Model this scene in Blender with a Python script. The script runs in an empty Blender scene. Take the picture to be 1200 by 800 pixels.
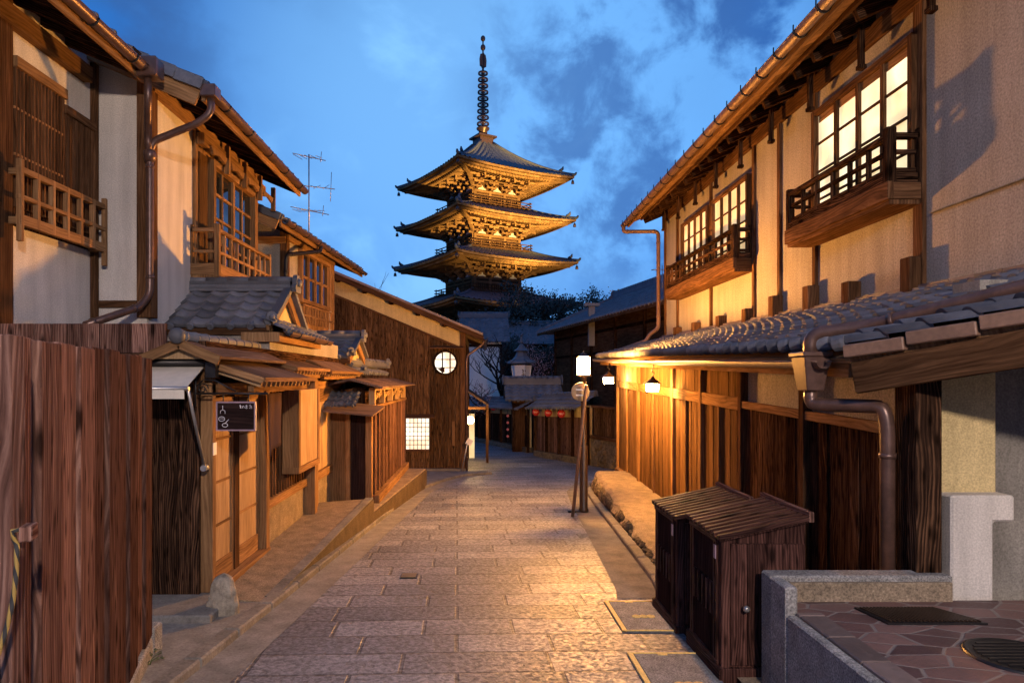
import bpy, math, random
from mathutils import Vector as V, Matrix
random.seed(7)
R = math.radians
S = bpy.context.scene
COL = S.collection
EYE, F, VX, VY = 1.6, 800.0, 566.0, 443.0       # camera height, focal length and vanishing point used to lay the street out

# ------------------------------------------------------------------ camera, sky, sun, exposure
cd = bpy.data.cameras.new('camera'); cam = bpy.data.objects.new('camera', cd); COL.objects.link(cam)
cam.location = (0, 0, EYE); cam.rotation_euler = (R(90), 0, 0)
cd.sensor_width = 36; cd.lens = 24; cd.shift_x = 34/1200; cd.shift_y = 43/1200
cd.clip_start = 0.05; cd.clip_end = 2000
S.camera = cam
S.render.resolution_x, S.render.resolution_y = 1024, 682
vs = S.view_settings
vs.view_transform = 'Standard'; vs.look = 'None'; vs.gamma = 1; vs.exposure = 0.8; vs.use_curve_mapping = False
LAMP_COL = (1.0, 0.42, 0.085)
W = bpy.data.worlds.new('World'); S.world = W; W.use_nodes = True
def build_world():
    nt = W.node_tree; nt.nodes.clear(); n = nt.nodes.new; L = nt.links.new
    out = n('ShaderNodeOutputWorld'); bg = n('ShaderNodeBackground'); L(bg.outputs[0], out.inputs[0])
    sky = n('ShaderNodeTexSky'); sky.sky_type = 'NISHITA'; sky.sun_disc = False
    sky.sun_elevation = R(2.0); sky.sun_rotation = R(165); sky.ozone_density = 6.0; sky.air_density = 1.0; sky.dust_density = 0.3
    tc = n('ShaderNodeTexCoord'); sep = n('ShaderNodeSeparateXYZ'); L(tc.outputs['Generated'], sep.inputs[0])
    # dusk tint over the sky model
    tint = n('ShaderNodeMix'); tint.data_type = 'RGBA'; tint.blend_type = 'MULTIPLY'; tint.inputs[0].default_value = 1
    L(sky.outputs[0], tint.inputs[6]); tint.inputs[7].default_value = (0.10, 0.16, 0.30, 1)
    grad = n('ShaderNodeValToRGB'); L(sep.outputs[2], grad.inputs[0])
    e = grad.color_ramp.elements
    e[0].position = 0.0; e[0].color = (0.010, 0.085, 0.36, 1)
    e[1].position = 0.6; e[1].color = (0.022, 0.10, 0.31, 1)
    a = e.new(0.10); a.color = (0.012, 0.12, 0.46, 1)
    a = e.new(0.30); a.color = (0.018, 0.130, 0.44, 1)
    add = n('ShaderNodeMix'); add.data_type = 'RGBA'; add.blend_type = 'ADD'; add.inputs[0].default_value = 0.04
    L(grad.outputs[0], add.inputs[6]); L(tint.outputs[2], add.inputs[7])
    # a paler patch of thin cloud high behind the pagoda
    dot = n('ShaderNodeVectorMath'); dot.operation = 'DOT_PRODUCT'; L(tc.outputs['Generated'], dot.inputs[0])
    g = V((-0.02, 1, 0.36)).normalized(); dot.inputs[1].default_value = g
    gm = n('ShaderNodeMapRange'); gm.interpolation_type = 'SMOOTHSTEP'; L(dot.outputs['Value'], gm.inputs[0])
    gm.inputs[1].default_value = 0.90; gm.inputs[2].default_value = 1.0; gm.inputs[3].default_value = 0; gm.inputs[4].default_value = 0.55
    m1 = n('ShaderNodeMapping'); L(tc.outputs['Generated'], m1.inputs[0]); m1.inputs['Scale'].default_value = (2.6, 1.6, 4.2)
    m1.inputs['Rotation'].default_value = (0, R(-28), 0)
    nz = n('ShaderNodeTexNoise'); L(m1.outputs[0], nz.inputs[0]); nz.inputs['Scale'].default_value = 1.7
    nz.inputs['Detail'].default_value = 7; nz.inputs['Roughness'].default_value = 0.52; nz.inputs['Distortion'].default_value = 0.5
    r1 = n('ShaderNodeMapRange'); r1.interpolation_type = 'SMOOTHSTEP'; L(nz.outputs[0], r1.inputs[0]); r1.inputs[1].default_value = 0.52; r1.inputs[2].default_value = 0.72
    glow = n('ShaderNodeMath'); glow.operation = 'MULTIPLY_ADD'; L(r1.outputs[0], glow.inputs[0]); glow.inputs[1].default_value = 0.30
    L(gm.outputs[0], glow.inputs[2])
    mixl = n('ShaderNodeMix'); mixl.data_type = 'RGBA'; mixl.clamp_factor = True; L(glow.outputs[0], mixl.inputs[0])
    L(add.outputs[2], mixl.inputs[6]); mixl.inputs[7].default_value = (0.22, 0.50, 0.86, 1)
    # darker slate cloud
    m2 = n('ShaderNodeMapping'); L(tc.outputs['Generated'], m2.inputs[0]); m2.inputs['Scale'].default_value = (2.3, 1.4, 3.4); m2.inputs['Location'].default_value = (3.1, 0.4, 1.7)
    m2.inputs['Rotation'].default_value = (0, R(-22), 0)
    n2 = n('ShaderNodeTexNoise'); L(m2.outputs[0], n2.inputs[0]); n2.inputs['Scale'].default_value = 2.6; n2.inputs['Detail'].default_value = 8
    n2.inputs['Roughness'].default_value = 0.55; n2.inputs['Distortion'].default_value = 0.35
    r2 = n('ShaderNodeMapRange'); r2.interpolation_type = 'SMOOTHSTEP'; L(n2.outputs[0], r2.inputs[0]); r2.inputs[1].default_value = 0.36; r2.inputs[2].default_value = 0.68
    inv = n('ShaderNodeMath'); inv.operation = 'MULTIPLY_ADD'; L(gm.outputs[0], inv.inputs[0]); inv.inputs[1].default_value = -1.5; inv.inputs[2].default_value = 0.78
    dk = n('ShaderNodeMath'); dk.operation = 'MULTIPLY'; dk.use_clamp = True; L(r2.outputs[0], dk.inputs[0]); L(inv.outputs[0], dk.inputs[1])
    mixd = n('ShaderNodeMix'); mixd.data_type = 'RGBA'; L(dk.outputs[0], mixd.inputs[0]); L(mixl.outputs[2], mixd.inputs[6])
    mixd.inputs[7].default_value = (0.030, 0.080, 0.225, 1)
    d2 = n('ShaderNodeVectorMath'); d2.operation = 'DOT_PRODUCT'; L(tc.outputs['Generated'], d2.inputs[0]); d2.inputs[1].default_value = V((0.26, 1, 0.40)).normalized()
    mk = n('ShaderNodeMapRange'); mk.interpolation_type = 'SMOOTHSTEP'; L(d2.outputs['Value'], mk.inputs[0]); mk.inputs[1].default_value = 0.955; mk.inputs[2].default_value = 0.992; mk.inputs[3].default_value = 0.0; mk.inputs[4].default_value = 1.0
    n3 = n('ShaderNodeTexNoise'); L(tc.outputs['Generated'], n3.inputs[0]); n3.inputs['Scale'].default_value = 12; n3.inputs['Detail'].default_value = 8; n3.inputs['Roughness'].default_value = 0.58; n3.inputs['Distortion'].default_value = 0.25
    r3 = n('ShaderNodeMapRange'); r3.interpolation_type = 'SMOOTHSTEP'; L(n3.outputs[0], r3.inputs[0]); r3.inputs[1].default_value = 0.39; r3.inputs[2].default_value = 0.60
    cr = n('ShaderNodeMix'); cr.data_type = 'RGBA'; L(r3.outputs[0], cr.inputs[0]); cr.inputs[6].default_value = (0.024, 0.085, 0.285, 1); cr.inputs[7].default_value = (0.12, 0.34, 0.72, 1)
    mf = n('ShaderNodeMath'); mf.operation = 'MULTIPLY'; L(mk.outputs[0], mf.inputs[0]); mf.inputs[1].default_value = 0.7
    mm = n('ShaderNodeMix'); mm.data_type = 'RGBA'; L(mf.outputs[0], mm.inputs[0]); L(mixd.outputs[2], mm.inputs[6]); L(cr.outputs[2], mm.inputs[7])
    L(mm.outputs[2], bg.inputs[0]); bg.inputs[1].default_value = 0.86
build_world()
sd = bpy.data.lights.new('sun', 'SUN'); sd.energy = 0.05; sd.angle = R(25); sd.color = (0.75, 0.8, 1.0)   # afterglow only
so = bpy.data.objects.new('sun', sd); COL.objects.link(so); so.rotation_euler = (R(58), 0, R(-15))

# ------------------------------------------------------------------ layout helpers
def P(px, py, d): return V(((px-VX)/F*d, d, EYE-(py-VY)/F*d))
def X(px, d): return (px-VX)/F*d
def Z(py, d): return EYE-(py-VY)/F*d
def D(px, x): return x*F/(px-VX)
GP = [(-60, 2.0), (-8, .34), (0, 0), (6, -.255), (10.4, -.44), (13, -.56), (18.5, -.94), (24, -1.2), (32, -1.4), (50, -1.9), (80, -3), (900, -3)]
def g(d):
    for (a, za), (b, zb) in zip(GP, GP[1:]):
        if d <= b: return za+(zb-za)*(d-a)/(b-a)
    return -3
def lerp(a, b, t): return a+(b-a)*t
def pl(pts, d):
    if d <= pts[0][0]: return pts[0][1]
    for (a, xa), (b, xb) in zip(pts, pts[1:]):
        if d <= b: return xa+(xb-xa)*(d-a)/(b-a)
    return pts[-1][1]

# ------------------------------------------------------------------ mesh builder
class MB:
    def __init__(s): s.v = []; s.f = []; s.uv = []; s.r = []; s.sm = []
    def face(s, idx, uvs, rnd, smooth=False):
        s.f.append(idx); s.uv.extend(uvs); s.r.append(rnd); s.sm.append(smooth)
    def hexa(s, c, rnd=None, la=None):
        """8 corners: 0-3 bottom loop, 4-7 top loop; grain runs along the longest edge"""
        c = [V(p) for p in c]; b = len(s.v); s.v += c
        rnd = random.random() if rnd is None else rnd
        cen = sum(c, V())/8
        e = [(c[1]-c[0]), (c[3]-c[0]), (c[4]-c[0])]
        ln = [x.length for x in e]
        if la is None: la = ln.index(max(ln))
        loc = [(0,0,0),(1,0,0),(1,1,0),(0,1,0),(0,0,1),(1,0,1),(1,1,1),(0,1,1)]
        ou, ov = random.random()*9, random.random()*9
        for q, na in (((0,3,2,1),2),((4,5,6,7),2),((0,1,5,4),1),((3,7,6,2),1),((0,4,7,3),0),((1,2,6,5),0)):
            n = (c[q[1]]-c[q[0]]).cross(c[q[2]]-c[q[0]])
            fc = sum((c[i] for i in q), V())/4
            if n.dot(fc-cen) < 0: q = q[::-1]
            ax = [a for a in (0,1,2) if a != na]
            if la in ax: va = la; ua = [a for a in ax if a != la][0]
            else: ua, va = ax
            s.face(tuple(b+i for i in q), [(ou+loc[i][ua]*ln[ua], ov+loc[i][va]*ln[va]) for i in q], rnd)
        return s
    def box(s, x0, y0, z0, x1, y1, z1, rnd=None, la=None):
        return s.hexa([(x0,y0,z0),(x1,y0,z0),(x1,y1,z0),(x0,y1,z0),(x0,y0,z1),(x1,y0,z1),(x1,y1,z1),(x0,y1,z1)], rnd, la)
    def beam(s, p0, p1, w, h, up=(0,0,1), rnd=None):
        p0, p1 = V(p0), V(p1); d = (p1-p0).normalized(); u = V(up); sd = d.cross(u)
        if sd.length < 1e-4: sd = d.cross(V((1,0,0)))
        sd.normalize(); u = sd.cross(d); a = sd*w/2; b = u*h/2
        return s.hexa([p0-a-b, p0+a-b, p1+a-b, p1-a-b, p0-a+b, p0+a+b, p1+a+b, p1-a+b], rnd, 1)
    def slab(s, a, b, c, d, t, rnd=None, la=None):
        """quad a b c d (top) given a thickness t downwards along its normal"""
        a, b, c, d = V(a), V(b), V(c), V(d); n = (b-a).cross(d-a).normalized()
        if n.z < 0: n = -n
        if abs(n.z) < .02: n = (b-a).cross(d-a).normalized()
        n = n*t
        return s.hexa([a-n, b-n, c-n, d-n, a, b, c, d], rnd, la)
    def prism(s, pts, vec, rnd=None):
        pts = [V(p) for p in pts]; vec = V(vec); b = len(s.v); k = len(pts); s.v += pts+[p+vec for p in pts]
        rnd = random.random() if rnd is None else rnd
        n = V()
        for i in range(k): n += pts[i].cross(pts[(i+1) % k])
        fl = n.dot(vec) > 0
        ux = (pts[1]-pts[0]).normalized(); uy = n.normalized().cross(ux)
        f0 = list(range(k)); f1 = list(range(k, 2*k))
        a, c = (f0[::-1], f1) if fl else (f0, f1[::-1])
        for q in (a, c): s.face(tuple(b+i for i in q), [((pts[i % k]-pts[0]).dot(ux), (pts[i % k]-pts[0]).dot(uy)) for i in q], rnd)
        for i in range(k):
            j = (i+1) % k; q = (i, j, j+k, i+k) if fl else (j, i, i+k, j+k)
            l = (pts[j]-pts[i]).length; h = vec.length
            uvs = [(0,0),(l,0),(l,h),(0,h)] if fl else [(l,0),(0,0),(0,h),(l,h)]
            s.face(tuple(b+t for t in q), uvs, rnd)
        return s
    def tube(s, path, r, k=8, cap=True, rnd=None):
        path = [V(p) for p in path]; n = len(path); rr = r if isinstance(r, (list, tuple)) else [r]*n
        b = len(s.v); rnd = random.random() if rnd is None else rnd; ref = None; L = 0
        for i, p in enumerate(path):
            t = (path[min(i+1, n-1)]-path[max(i-1, 0)]).normalized()
            if ref is None: ref = t.orthogonal().normalized()
            ref = (ref-t*ref.dot(t)).normalized(); bi = t.cross(ref)
            for j in range(k):
                a = 2*math.pi*j/k; s.v.append(p+(ref*math.cos(a)+bi*math.sin(a))*rr[i])
        for i in range(n-1):
            l = (path[i+1]-path[i]).length
            for j in range(k):
                j2 = (j+1) % k; w = 2*math.pi*max(rr[i], .005)/k
                s.face((b+i*k+j, b+i*k+j2, b+(i+1)*k+j2, b+(i+1)*k+j), [(j*w, L), (j*w+w, L), (j*w+w, L+l), (j*w, L+l)], rnd, True)
            L += l
        if cap:
            s.face(tuple(b+j for j in range(k))[::-1], [(0,0)]*k, rnd); s.face(tuple(b+(n-1)*k+j for j in range(k)), [(0,0)]*k, rnd)
        return s
    def lathe(s, c, prof, k=16, axis=(0,0,1), smooth=True, rnd=None, cap=True):
        """prof = [(radius, height)] about axis at c"""
        c = V(c); ax = V(axis).normalized(); u = ax.orthogonal().normalized(); w = ax.cross(u); b = len(s.v)
        rnd = random.random() if rnd is None else rnd
        for (r, h) in prof:
            for j in range(k):
                a = 2*math.pi*j/k; s.v.append(c+ax*h+(u*math.cos(a)+w*math.sin(a))*max(r, 1e-4))
        for i in range(len(prof)-1):
            for j in range(k):
                j2 = (j+1) % k
                s.face((b+i*k+j, b+i*k+j2, b+(i+1)*k+j2, b+(i+1)*k+j), [(j/k, prof[i][1]), ((j+1)/k, prof[i][1]), ((j+1)/k, prof[i+1][1]), (j/k, prof[i+1][1])], rnd, smooth)
        m = len(prof)-1
        if not cap: return s
        s.face(tuple(b+j for j in range(k))[::-1], [(0,0)]*k, rnd); s.face(tuple(b+m*k+j for j in range(k)), [(0,0)]*k, rnd)
        return s
    def quad(s, a, b, c, d, rnd=None, smooth=False, uv=None):
        i = len(s.v); s.v += [V(a), V(b), V(c), V(d)]
        l, h = (V(b)-V(a)).length, (V(d)-V(a)).length
        s.face((i, i+1, i+2, i+3), uv or [(0,0),(l,0),(l,h),(0,h)], random.random() if rnd is None else rnd, smooth); return s
    def grid(s, fn, nu, nv, smooth=False, rnd=None, uvs=1.0):
        b = len(s.v); rnd = random.random() if rnd is None else rnd
        for j in range(nv+1):
            for i in range(nu+1): s.v.append(V(fn(i/nu, j/nv)))
        for j in range(nv):
            for i in range(nu):
                a = b+j*(nu+1)+i
                s.face((a, a+1, a+nu+2, a+nu+1), [(i/nu*uvs, j/nv*uvs), ((i+1)/nu*uvs, j/nv*uvs), ((i+1)/nu*uvs, (j+1)/nv*uvs), (i/nu*uvs, (j+1)/nv*uvs)], rnd, smooth)
        return s
    def build(s, name, m, parent=None, bevel=0):
        off = V(parent['_o']) if parent is not None else V()
        me = bpy.data.meshes.new(name); me.from_pydata([tuple(p-off) for p in s.v], [], s.f)
        uvl = me.uv_layers.new(name='UVMap'); uvl.data.foreach_set('uv', [c for p in s.uv for c in p])
        at = me.attributes.new('rnd', 'FLOAT', 'FACE'); at.data.foreach_set('value', s.r)
        me.polygons.foreach_set('use_smooth', s.sm)
        me.materials.append(m); me.update()
        o = bpy.data.objects.new(name, me); COL.objects.link(o)
        o['_o'] = tuple(off)
        if parent is not None: o.parent = parent
        if bevel:
            bm = o.modifiers.new('bevel', 'BEVEL'); bm.width = bevel; bm.segments = 1; bm.limit_method = 'ANGLE'; bm.angle_limit = R(50)
            bm.harden_normals = False
        return o
def thing(name, label, cat, loc=(0,0,0), group=None):
    o = bpy.data.objects.new(name, None); COL.objects.link(o); o.location = loc; o['_o'] = tuple(loc); o.empty_display_size = .2
    o['label'] = label; o['category'] = cat
    if group: o['group'] = group
    return o
def tag(o, label, cat, group=None):
    o['label'] = label; o['category'] = cat
    if group: o['group'] = group
    return o
def struct(o): o['kind'] = 'structure'; return o
def dup(root, delta, label, group=None):
    r = root.copy(); COL.objects.link(r); r.location = V(root.location)+V(delta); r['label'] = label
    if group: r['group'] = group
    def kids(a, b):
        for ch in list(a.children):
            c = ch.copy(); COL.objects.link(c); c.parent = b; kids(ch, c)
    kids(root, r); return r

# ------------------------------------------------------------------ materials
class NT:
    def __init__(s, name):
        s.m = bpy.data.materials.new(name); s.m.use_nodes = True; s.t = s.m.node_tree
        s.b = s.t.nodes['Principled BSDF']
    def n(s, ty, **k):
        o = s.t.nodes.new(ty)
        for a, b in k.items():
            if a.startswith('i_'): o.inputs[int(a[2:]) if a[2:].isdigit() else a[2:]].default_value = b
            else: setattr(o, a, b)
        return o
    def l(s, a, b): s.t.links.new(a, b)
    def ramp(s, src, stops):
        r = s.n('ShaderNodeValToRGB'); e = r.color_ramp.elements
        while len(e) < len(stops): e.new(0.5)
        for q, (p, c) in zip(e, stops): q.position = p; q.color = (*c, 1)
        s.l(src, r.inputs[0]); return r.outputs[0]
    def noise(s, vec, scale, detail=5, rough=.55, dist=0):
        o = s.n('ShaderNodeTexNoise'); o.inputs['Scale'].default_value = scale; o.inputs['Detail'].default_value = detail
        o.inputs['Roughness'].default_value = rough; o.inputs['Distortion'].default_value = dist
        if vec is not None: s.l(vec, o.inputs['Vector'])
        return o.outputs[0]
    def mapr(s, src, a, b, c, d):
        o = s.n('ShaderNodeMapRange'); s.l(src, o.inputs[0])
        for i, x in enumerate((a, b, c, d)): o.inputs[i+1].default_value = x
        return o.outputs[0]
    def mul(s, col, fac):
        o = s.n('ShaderNodeMix', data_type='RGBA', blend_type='MULTIPLY'); o.inputs[0].default_value = 1
        s.l(col, o.inputs[6]); s.l(fac, o.inputs[7]); return o.outputs[2]
    def mix(s, f, a, b):
        o = s.n('ShaderNodeMix', data_type='RGBA'); s.l(f, o.inputs[0])
        for x, i in ((a, 6), (b, 7)):
            if isinstance(x, tuple): o.inputs[i].default_value = (*x, 1)
            else: s.l(x, o.inputs[i])
        return o.outputs[2]
    def bump(s, h, st, dist=.01):
        o = s.n('ShaderNodeBump'); o.inputs['Strength'].default_value = st; o.inputs['Distance'].default_value = dist
        s.l(h, o.inputs['Height']); s.l(o.outputs[0], s.b.inputs['Normal'])
    def obj(s): return s.n('ShaderNodeTexCoord').outputs['Object']
    def uv(s, su=1, sv=1, rndoff=False):
        t = s.n('ShaderNodeTexCoord'); m = s.n('ShaderNodeMapping'); s.l(t.outputs['UV'], m.inputs[0]); m.inputs['Scale'].default_value = (su, sv, 1)
        return m.outputs[0]
    def rnd(s):
        a = s.n('ShaderNodeAttribute', attribute_name='rnd'); return a.outputs['Fac']
def wood(name, dark, mid, light, rough=.65, grain=26, bump=.5, var=.35, knots=True, spec=0.0):
    """streaky grain along V, wandering growth rings, dark splits and knots"""
    t = NT(name)
    warp = t.noise(t.uv(4, .9), 1, 2, .5); u0 = t.uv(1, 1)
    cmb = t.n('ShaderNodeCombineXYZ'); t.l(t.mapr(warp, 0, 1, -.09, .09), cmb.inputs[0])
    ad = t.n('ShaderNodeVectorMath', operation='ADD'); t.l(u0, ad.inputs[0]); t.l(cmb.outputs[0], ad.inputs[1])
    def sc(su, sv):
        m = t.n('ShaderNodeMapping'); t.l(ad.outputs[0], m.inputs[0]); m.inputs['Scale'].default_value = (su, sv, 1); return m.outputs[0]
    n1 = t.noise(sc(grain, 1.5), 1, 6, .65); n2 = t.noise(sc(grain*5.5, 5), 1, 5, .7)
    w = t.n('ShaderNodeTexWave', wave_type='BANDS', bands_direction='X', wave_profile='SIN'); t.l(sc(1, .02), w.inputs[0]); w.inputs['Scale'].default_value = 17 if knots else 10
    w.inputs['Distortion'].default_value = 3.2; w.inputs['Detail'].default_value = 3; w.inputs['Detail Scale'].default_value = 1.4
    h = t.n('ShaderNodeMath', operation='MULTIPLY_ADD'); t.l(w.outputs[1], h.inputs[0]); h.inputs[1].default_value = .20 if knots else .12
    h2 = t.n('ShaderNodeMath', operation='MULTIPLY_ADD'); t.l(n2, h2.inputs[0]); h2.inputs[1].default_value = .55; n1s = t.mapr(n1, 0, 1, -.02, .80); t.l(n1s, h2.inputs[2]); t.l(h2.outputs[0], h.inputs[2])
    hv = h.outputs[0]
    col = t.ramp(hv, [(.52, dark), (.77, mid), (.98, light)])
    big = t.noise(t.uv(2.2, .7), 1, 4, .6)
    if knots:
        cr = t.noise(sc(grain*1.1, .55), 1, 2, .4); col = t.mul(col, t.mapr(cr, .24, .31, .25, 1))
        vo = t.n('ShaderNodeTexVoronoi', voronoi_dimensions='2D'); t.l(t.uv(3.4, 1.15), vo.inputs['Vector']); vo.inputs['Scale'].default_value = 1.0
        col = t.mul(col, t.mapr(vo.outputs['Distance'], .035, .10, .2, 1))
        v2 = t.n('ShaderNodeTexVoronoi', voronoi_dimensions='2D'); t.l(sc(15, 3.6), v2.inputs['Vector']); v2.inputs['Scale'].default_value = 1.0
        col = t.mul(col, t.mapr(v2.outputs['Distance'], .06, .20, .35, 1))
    col = t.mul(col, t.mapr(big, .3, .7, .66, 1.22))
    col = t.mul(col, t.mapr(t.rnd(), 0, 1, 1-var, 1+var*.8))
    t.l(col, t.b.inputs['Base Color'])
    t.b.inputs['Specular IOR Level'].default_value = spec
    t.l(t.mapr(hv, .5, 1.0, rough+.14, rough-.12), t.b.inputs['Roughness']); t.bump(hv, bump, .008)
    return t.m
def plaster(name, col, rough=.9, stain=.22, fine=.35, scale=90):
    t = NT(name); o = t.obj()
    st = t.noise(o, 1.3, 6, .6); dr = t.n('ShaderNodeMapping'); t.l(o, dr.inputs[0]); dr.inputs['Scale'].default_value = (3.5, 3.5, .35)
    drip = t.noise(dr.outputs[0], 2.2, 5, .6); fn = t.noise(o, scale, 4, .6)
    c = t.n('ShaderNodeRGB'); c.outputs[0].default_value = (*col, 1); c = c.outputs[0]
    c = t.mul(c, t.mapr(st, .3, .7, 1-stain, 1+stain*.5)); c = t.mul(c, t.mapr(drip, .3, .62, 1-stain, 1.06)); c = t.mul(c, t.mapr(fn, .3, .7, 1-fine, 1+fine*.4))
    t.l(c, t.b.inputs['Base Color']); t.b.inputs['Roughness'].default_value = rough; t.b.inputs['Specular IOR Level'].default_value = 0; t.bump(fn, .45, .006); return t.m
def tilem(name, col, rough=.6, var=.45):
    t = NT(name); o = t.obj(); st = t.noise(o, 2.6, 6, .65); fn = t.noise(o, 38, 3, .6)
    c = t.ramp(st, [(.3, tuple(x*.72 for x in col)), (.55, col), (.75, tuple(min(1, x*1.3) for x in col))])
    c = t.mul(c, t.mapr(t.rnd(), 0, 1, 1-var*.8, 1+var*.8)); c = t.mul(c, t.mapr(fn, .35, .7, .8, 1.1))
    t.l(c, t.b.inputs['Base Color']); t.l(t.mapr(fn, .3, .7, rough-.08, rough+.22), t.b.inputs['Roughness']); t.bump(fn, .25, .004); return t.m
def stone(name, a, b, scale=30, rough=.85, bump=.6, dist=.01):
    t = NT(name); o = t.obj(); n1 = t.noise(o, scale, 6, .7); n2 = t.noise(o, scale*.09, 5, .6)
    c = t.ramp(n1, [(.32, a), (.68, b)]); c = t.mul(c, t.mapr(n2, .3, .7, .65, 1.2)); c = t.mul(c, t.mapr(t.rnd(), 0, 1, .82, 1.1))
    t.l(c, t.b.inputs['Base Color']); t.b.inputs['Roughness'].default_value = rough; t.b.inputs['Specular IOR Level'].default_value = .15; t.bump(n1, bump, dist); return t.m
def plain(name, col, rough=.5, metal=0, var=.2, scale=14, spec=.5):
    t = NT(name); o = t.obj(); n1 = t.noise(o, scale, 5, .6)
    c = t.ramp(n1, [(.3, tuple(x*(1-var) for x in col)), (.7, tuple(min(1, x*(1+var)) for x in col))])
    t.l(c, t.b.inputs['Base Color']); t.b.inputs['Roughness'].default_value = rough; t.b.inputs['Metallic'].default_value = metal
    t.b.inputs['Specular IOR Level'].default_value = spec
    t.bump(n1, .12, .003); return t.m
def emit(name, col, st):
    t = NT(name); t.b.inputs['Base Color'].default_value = (*[x*.7 for x in col], 1)
    t.b.inputs['Emission Color'].default_value = (*col, 1); t.b.inputs['Emission Strength'].default_value = st; return t.m
def paper(name, col, st):
    """backlit shoji paper: fibres, soft blotches and lights standing unevenly behind it"""
    t = NT(name); o = t.obj(); n1 = t.noise(o, 1.7, 2, .5, .4); n2 = t.noise(o, 5, 5, .65); n3 = t.noise(o, 60, 3, .6)
    c = t.ramp(n1, [(.32, (col[0]*.55, col[1]*.42, col[2]*.28)), (.62, col)])
    c = t.mul(c, t.mapr(n2, .3, .7, .82, 1.08)); c = t.mul(c, t.mapr(n3, .3, .7, .93, 1.05))
    t.b.inputs['Base Color'].default_value = (.6, .56, .48, 1); t.l(c, t.b.inputs['Emission Color'])
    t.b.inputs['Emission Strength'].default_value = st; t.b.inputs['Roughness'].default_value = .7; return t.m
M = {}
M['fence'] = wood('weathered_cedar', (.040, .019, .014), (.130, .068, .052), (.255, .150, .115), .72, 30, .9, .5)
M['dark'] = wood('charred_cedar', (.007, .004, .003), (.030, .016, .010), (.12, .062, .034), .6, 22, .9, .5)
M['brown'] = wood('brown_timber', (.035, .017, .009), (.11, .056, .028), (.19, .10, .05), .6, 20, .5, .3, False)
M['honey'] = wood('honey_timber', (.13, .07, .032), (.26, .145, .068), (.36, .21, .10), .55, 18, .35, .25, False)
M['pale'] = wood('fresh_cedar_panel', (.30, .19, .10), (.44, .29, .155), (.55, .37, .21), .5, 16, .2, .12, False)
M['barn'] = wood('old_barn_board', (.016, .008, .004), (.080, .042, .020), (.24, .14, .07), .7, 24, .9, .4)
M['bark'] = wood('bark', (.02, .015, .012), (.05, .035, .028), (.09, .065, .05), .9, 14, 1.0, .2, False)
M['cover'] = wood('brown_stained_cedar', (.014, .006, .005), (.052, .023, .018), (.115, .054, .042), .5, 15, .5, .3, True, .04)
M['panel'] = wood('fine_wood_panel', (.05, .027, .012), (.115, .062, .028), (.19, .108, .05), .55, 40, .3, .2, False)
M['plaster'] = plaster('clay_plaster', (.35, .315, .275), stain=.16, fine=.4, scale=60)
M['plaster_light'] = plaster('white_plaster', (.64, .595, .54), stain=.17, fine=.3)
M['plaster_yellow'] = plaster('ochre_plaster', (.62, .49, .25))
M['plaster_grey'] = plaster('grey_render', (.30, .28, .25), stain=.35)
M['tile'] = tilem('smoked_tile', (.105, .108, .125))
M['tile_red'] = tilem('brown_tile', (.16, .115, .10), .45)
M['tile_far'] = tilem('grey_tile', (.125, .13, .15), .5, .2)
M['copper'] = plain('brown_gutter', (.11, .062, .048), .35, .35, .3)
M['gutter'] = plain('coppery_gutter', (.15, .085, .058), .5, .2, .25)
M['iron'] = plain('black_iron', (.018, .016, .016), .45, .4, .2)
M['pole'] = plain('dark_brown_pole', (.045, .026, .016), .4, .3, .2)
M['steel'] = plain('galvanised_steel', (.42, .40, .38), .38, .8, .2)
M['sheet'] = wood('shingle_sheet', (.09, .055, .038), (.17, .11, .078), (.25, .17, .12), .6, 20, .3, .2, False)
M['concrete'] = stone('concrete', (.17, .16, .145), (.29, .275, .25), 55, .9, .3, .004)
M['conc_dark'] = stone('kerb_stone', (.13, .12, .105), (.26, .24, .21), 40, .8, .4, .006)
M['granite'] = stone('washed_aggregate', (.06, .06, .06), (.46, .44, .41), 95, .8, .7, .006)
M['aggregate'] = stone('sandy_aggregate', (.11, .085, .06), (.40, .31, .21), 85, .85, .6, .006)
M['rock'] = stone('boulder_stone', (.16, .14, .11), (.38, .33, .26), 16, .85, .8, .02)
M['earth'] = stone('packed_earth', (.10, .085, .07), (.18, .155, .125), 20, .95, .5, .01)
M['moss'] = stone('mossy_rubble', (.05, .042, .028), (.22, .17, .11), 11, .9, 1, .03)
M['lampglass'] = emit('sodium_lamp_glass', LAMP_COL, 1900)
M['lampglass2'] = emit('warm_lantern_glass', (1, .58, .22), 230)
M['globe'] = emit('warm_globe_glass', (1, .60, .22), 110)
M['redlamp'] = emit('red_lantern_paper', (.62, .03, .015), .05)
M['pinklamp'] = emit('pink_lantern_paper', (.7, .16, .14), .10)
M['shoji'] = paper('lit_shoji_paper', (1.0, .84, .52), .85)
M['shoji2'] = paper('dim_shoji_paper', (1.0, .72, .36), .5)
M['white_lit'] = paper('lit_window_paper', (1.0, .92, .76), 1.0)
M['glass'] = plain('dark_window_glass', (.012, .014, .018), .04, 0, .1, 3, .9)
M['fabric'] = plaster('cream_canvas', (.62, .57, .48), .85, .1, .1, 200)
M['noren'] = plaster('brown_cloth', (.10, .062, .055), .95, .2, .2, 150)
M['white'] = plain('white_paint', (.75, .72, .67), .5, 0, .1)
M['wash'] = plain('chalk_mark', (.72, .68, .70), .8, 0, .1)
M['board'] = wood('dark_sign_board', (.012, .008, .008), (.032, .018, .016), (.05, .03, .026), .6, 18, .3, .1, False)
M['verge'] = tilem('sunbaked_verge_tile', (.20, .115, .075), .55, .15)
M['plinth'] = stone('brown_plinth_render', (.060, .042, .024), (.15, .11, .065), 70, .85, .5, .005)
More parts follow.
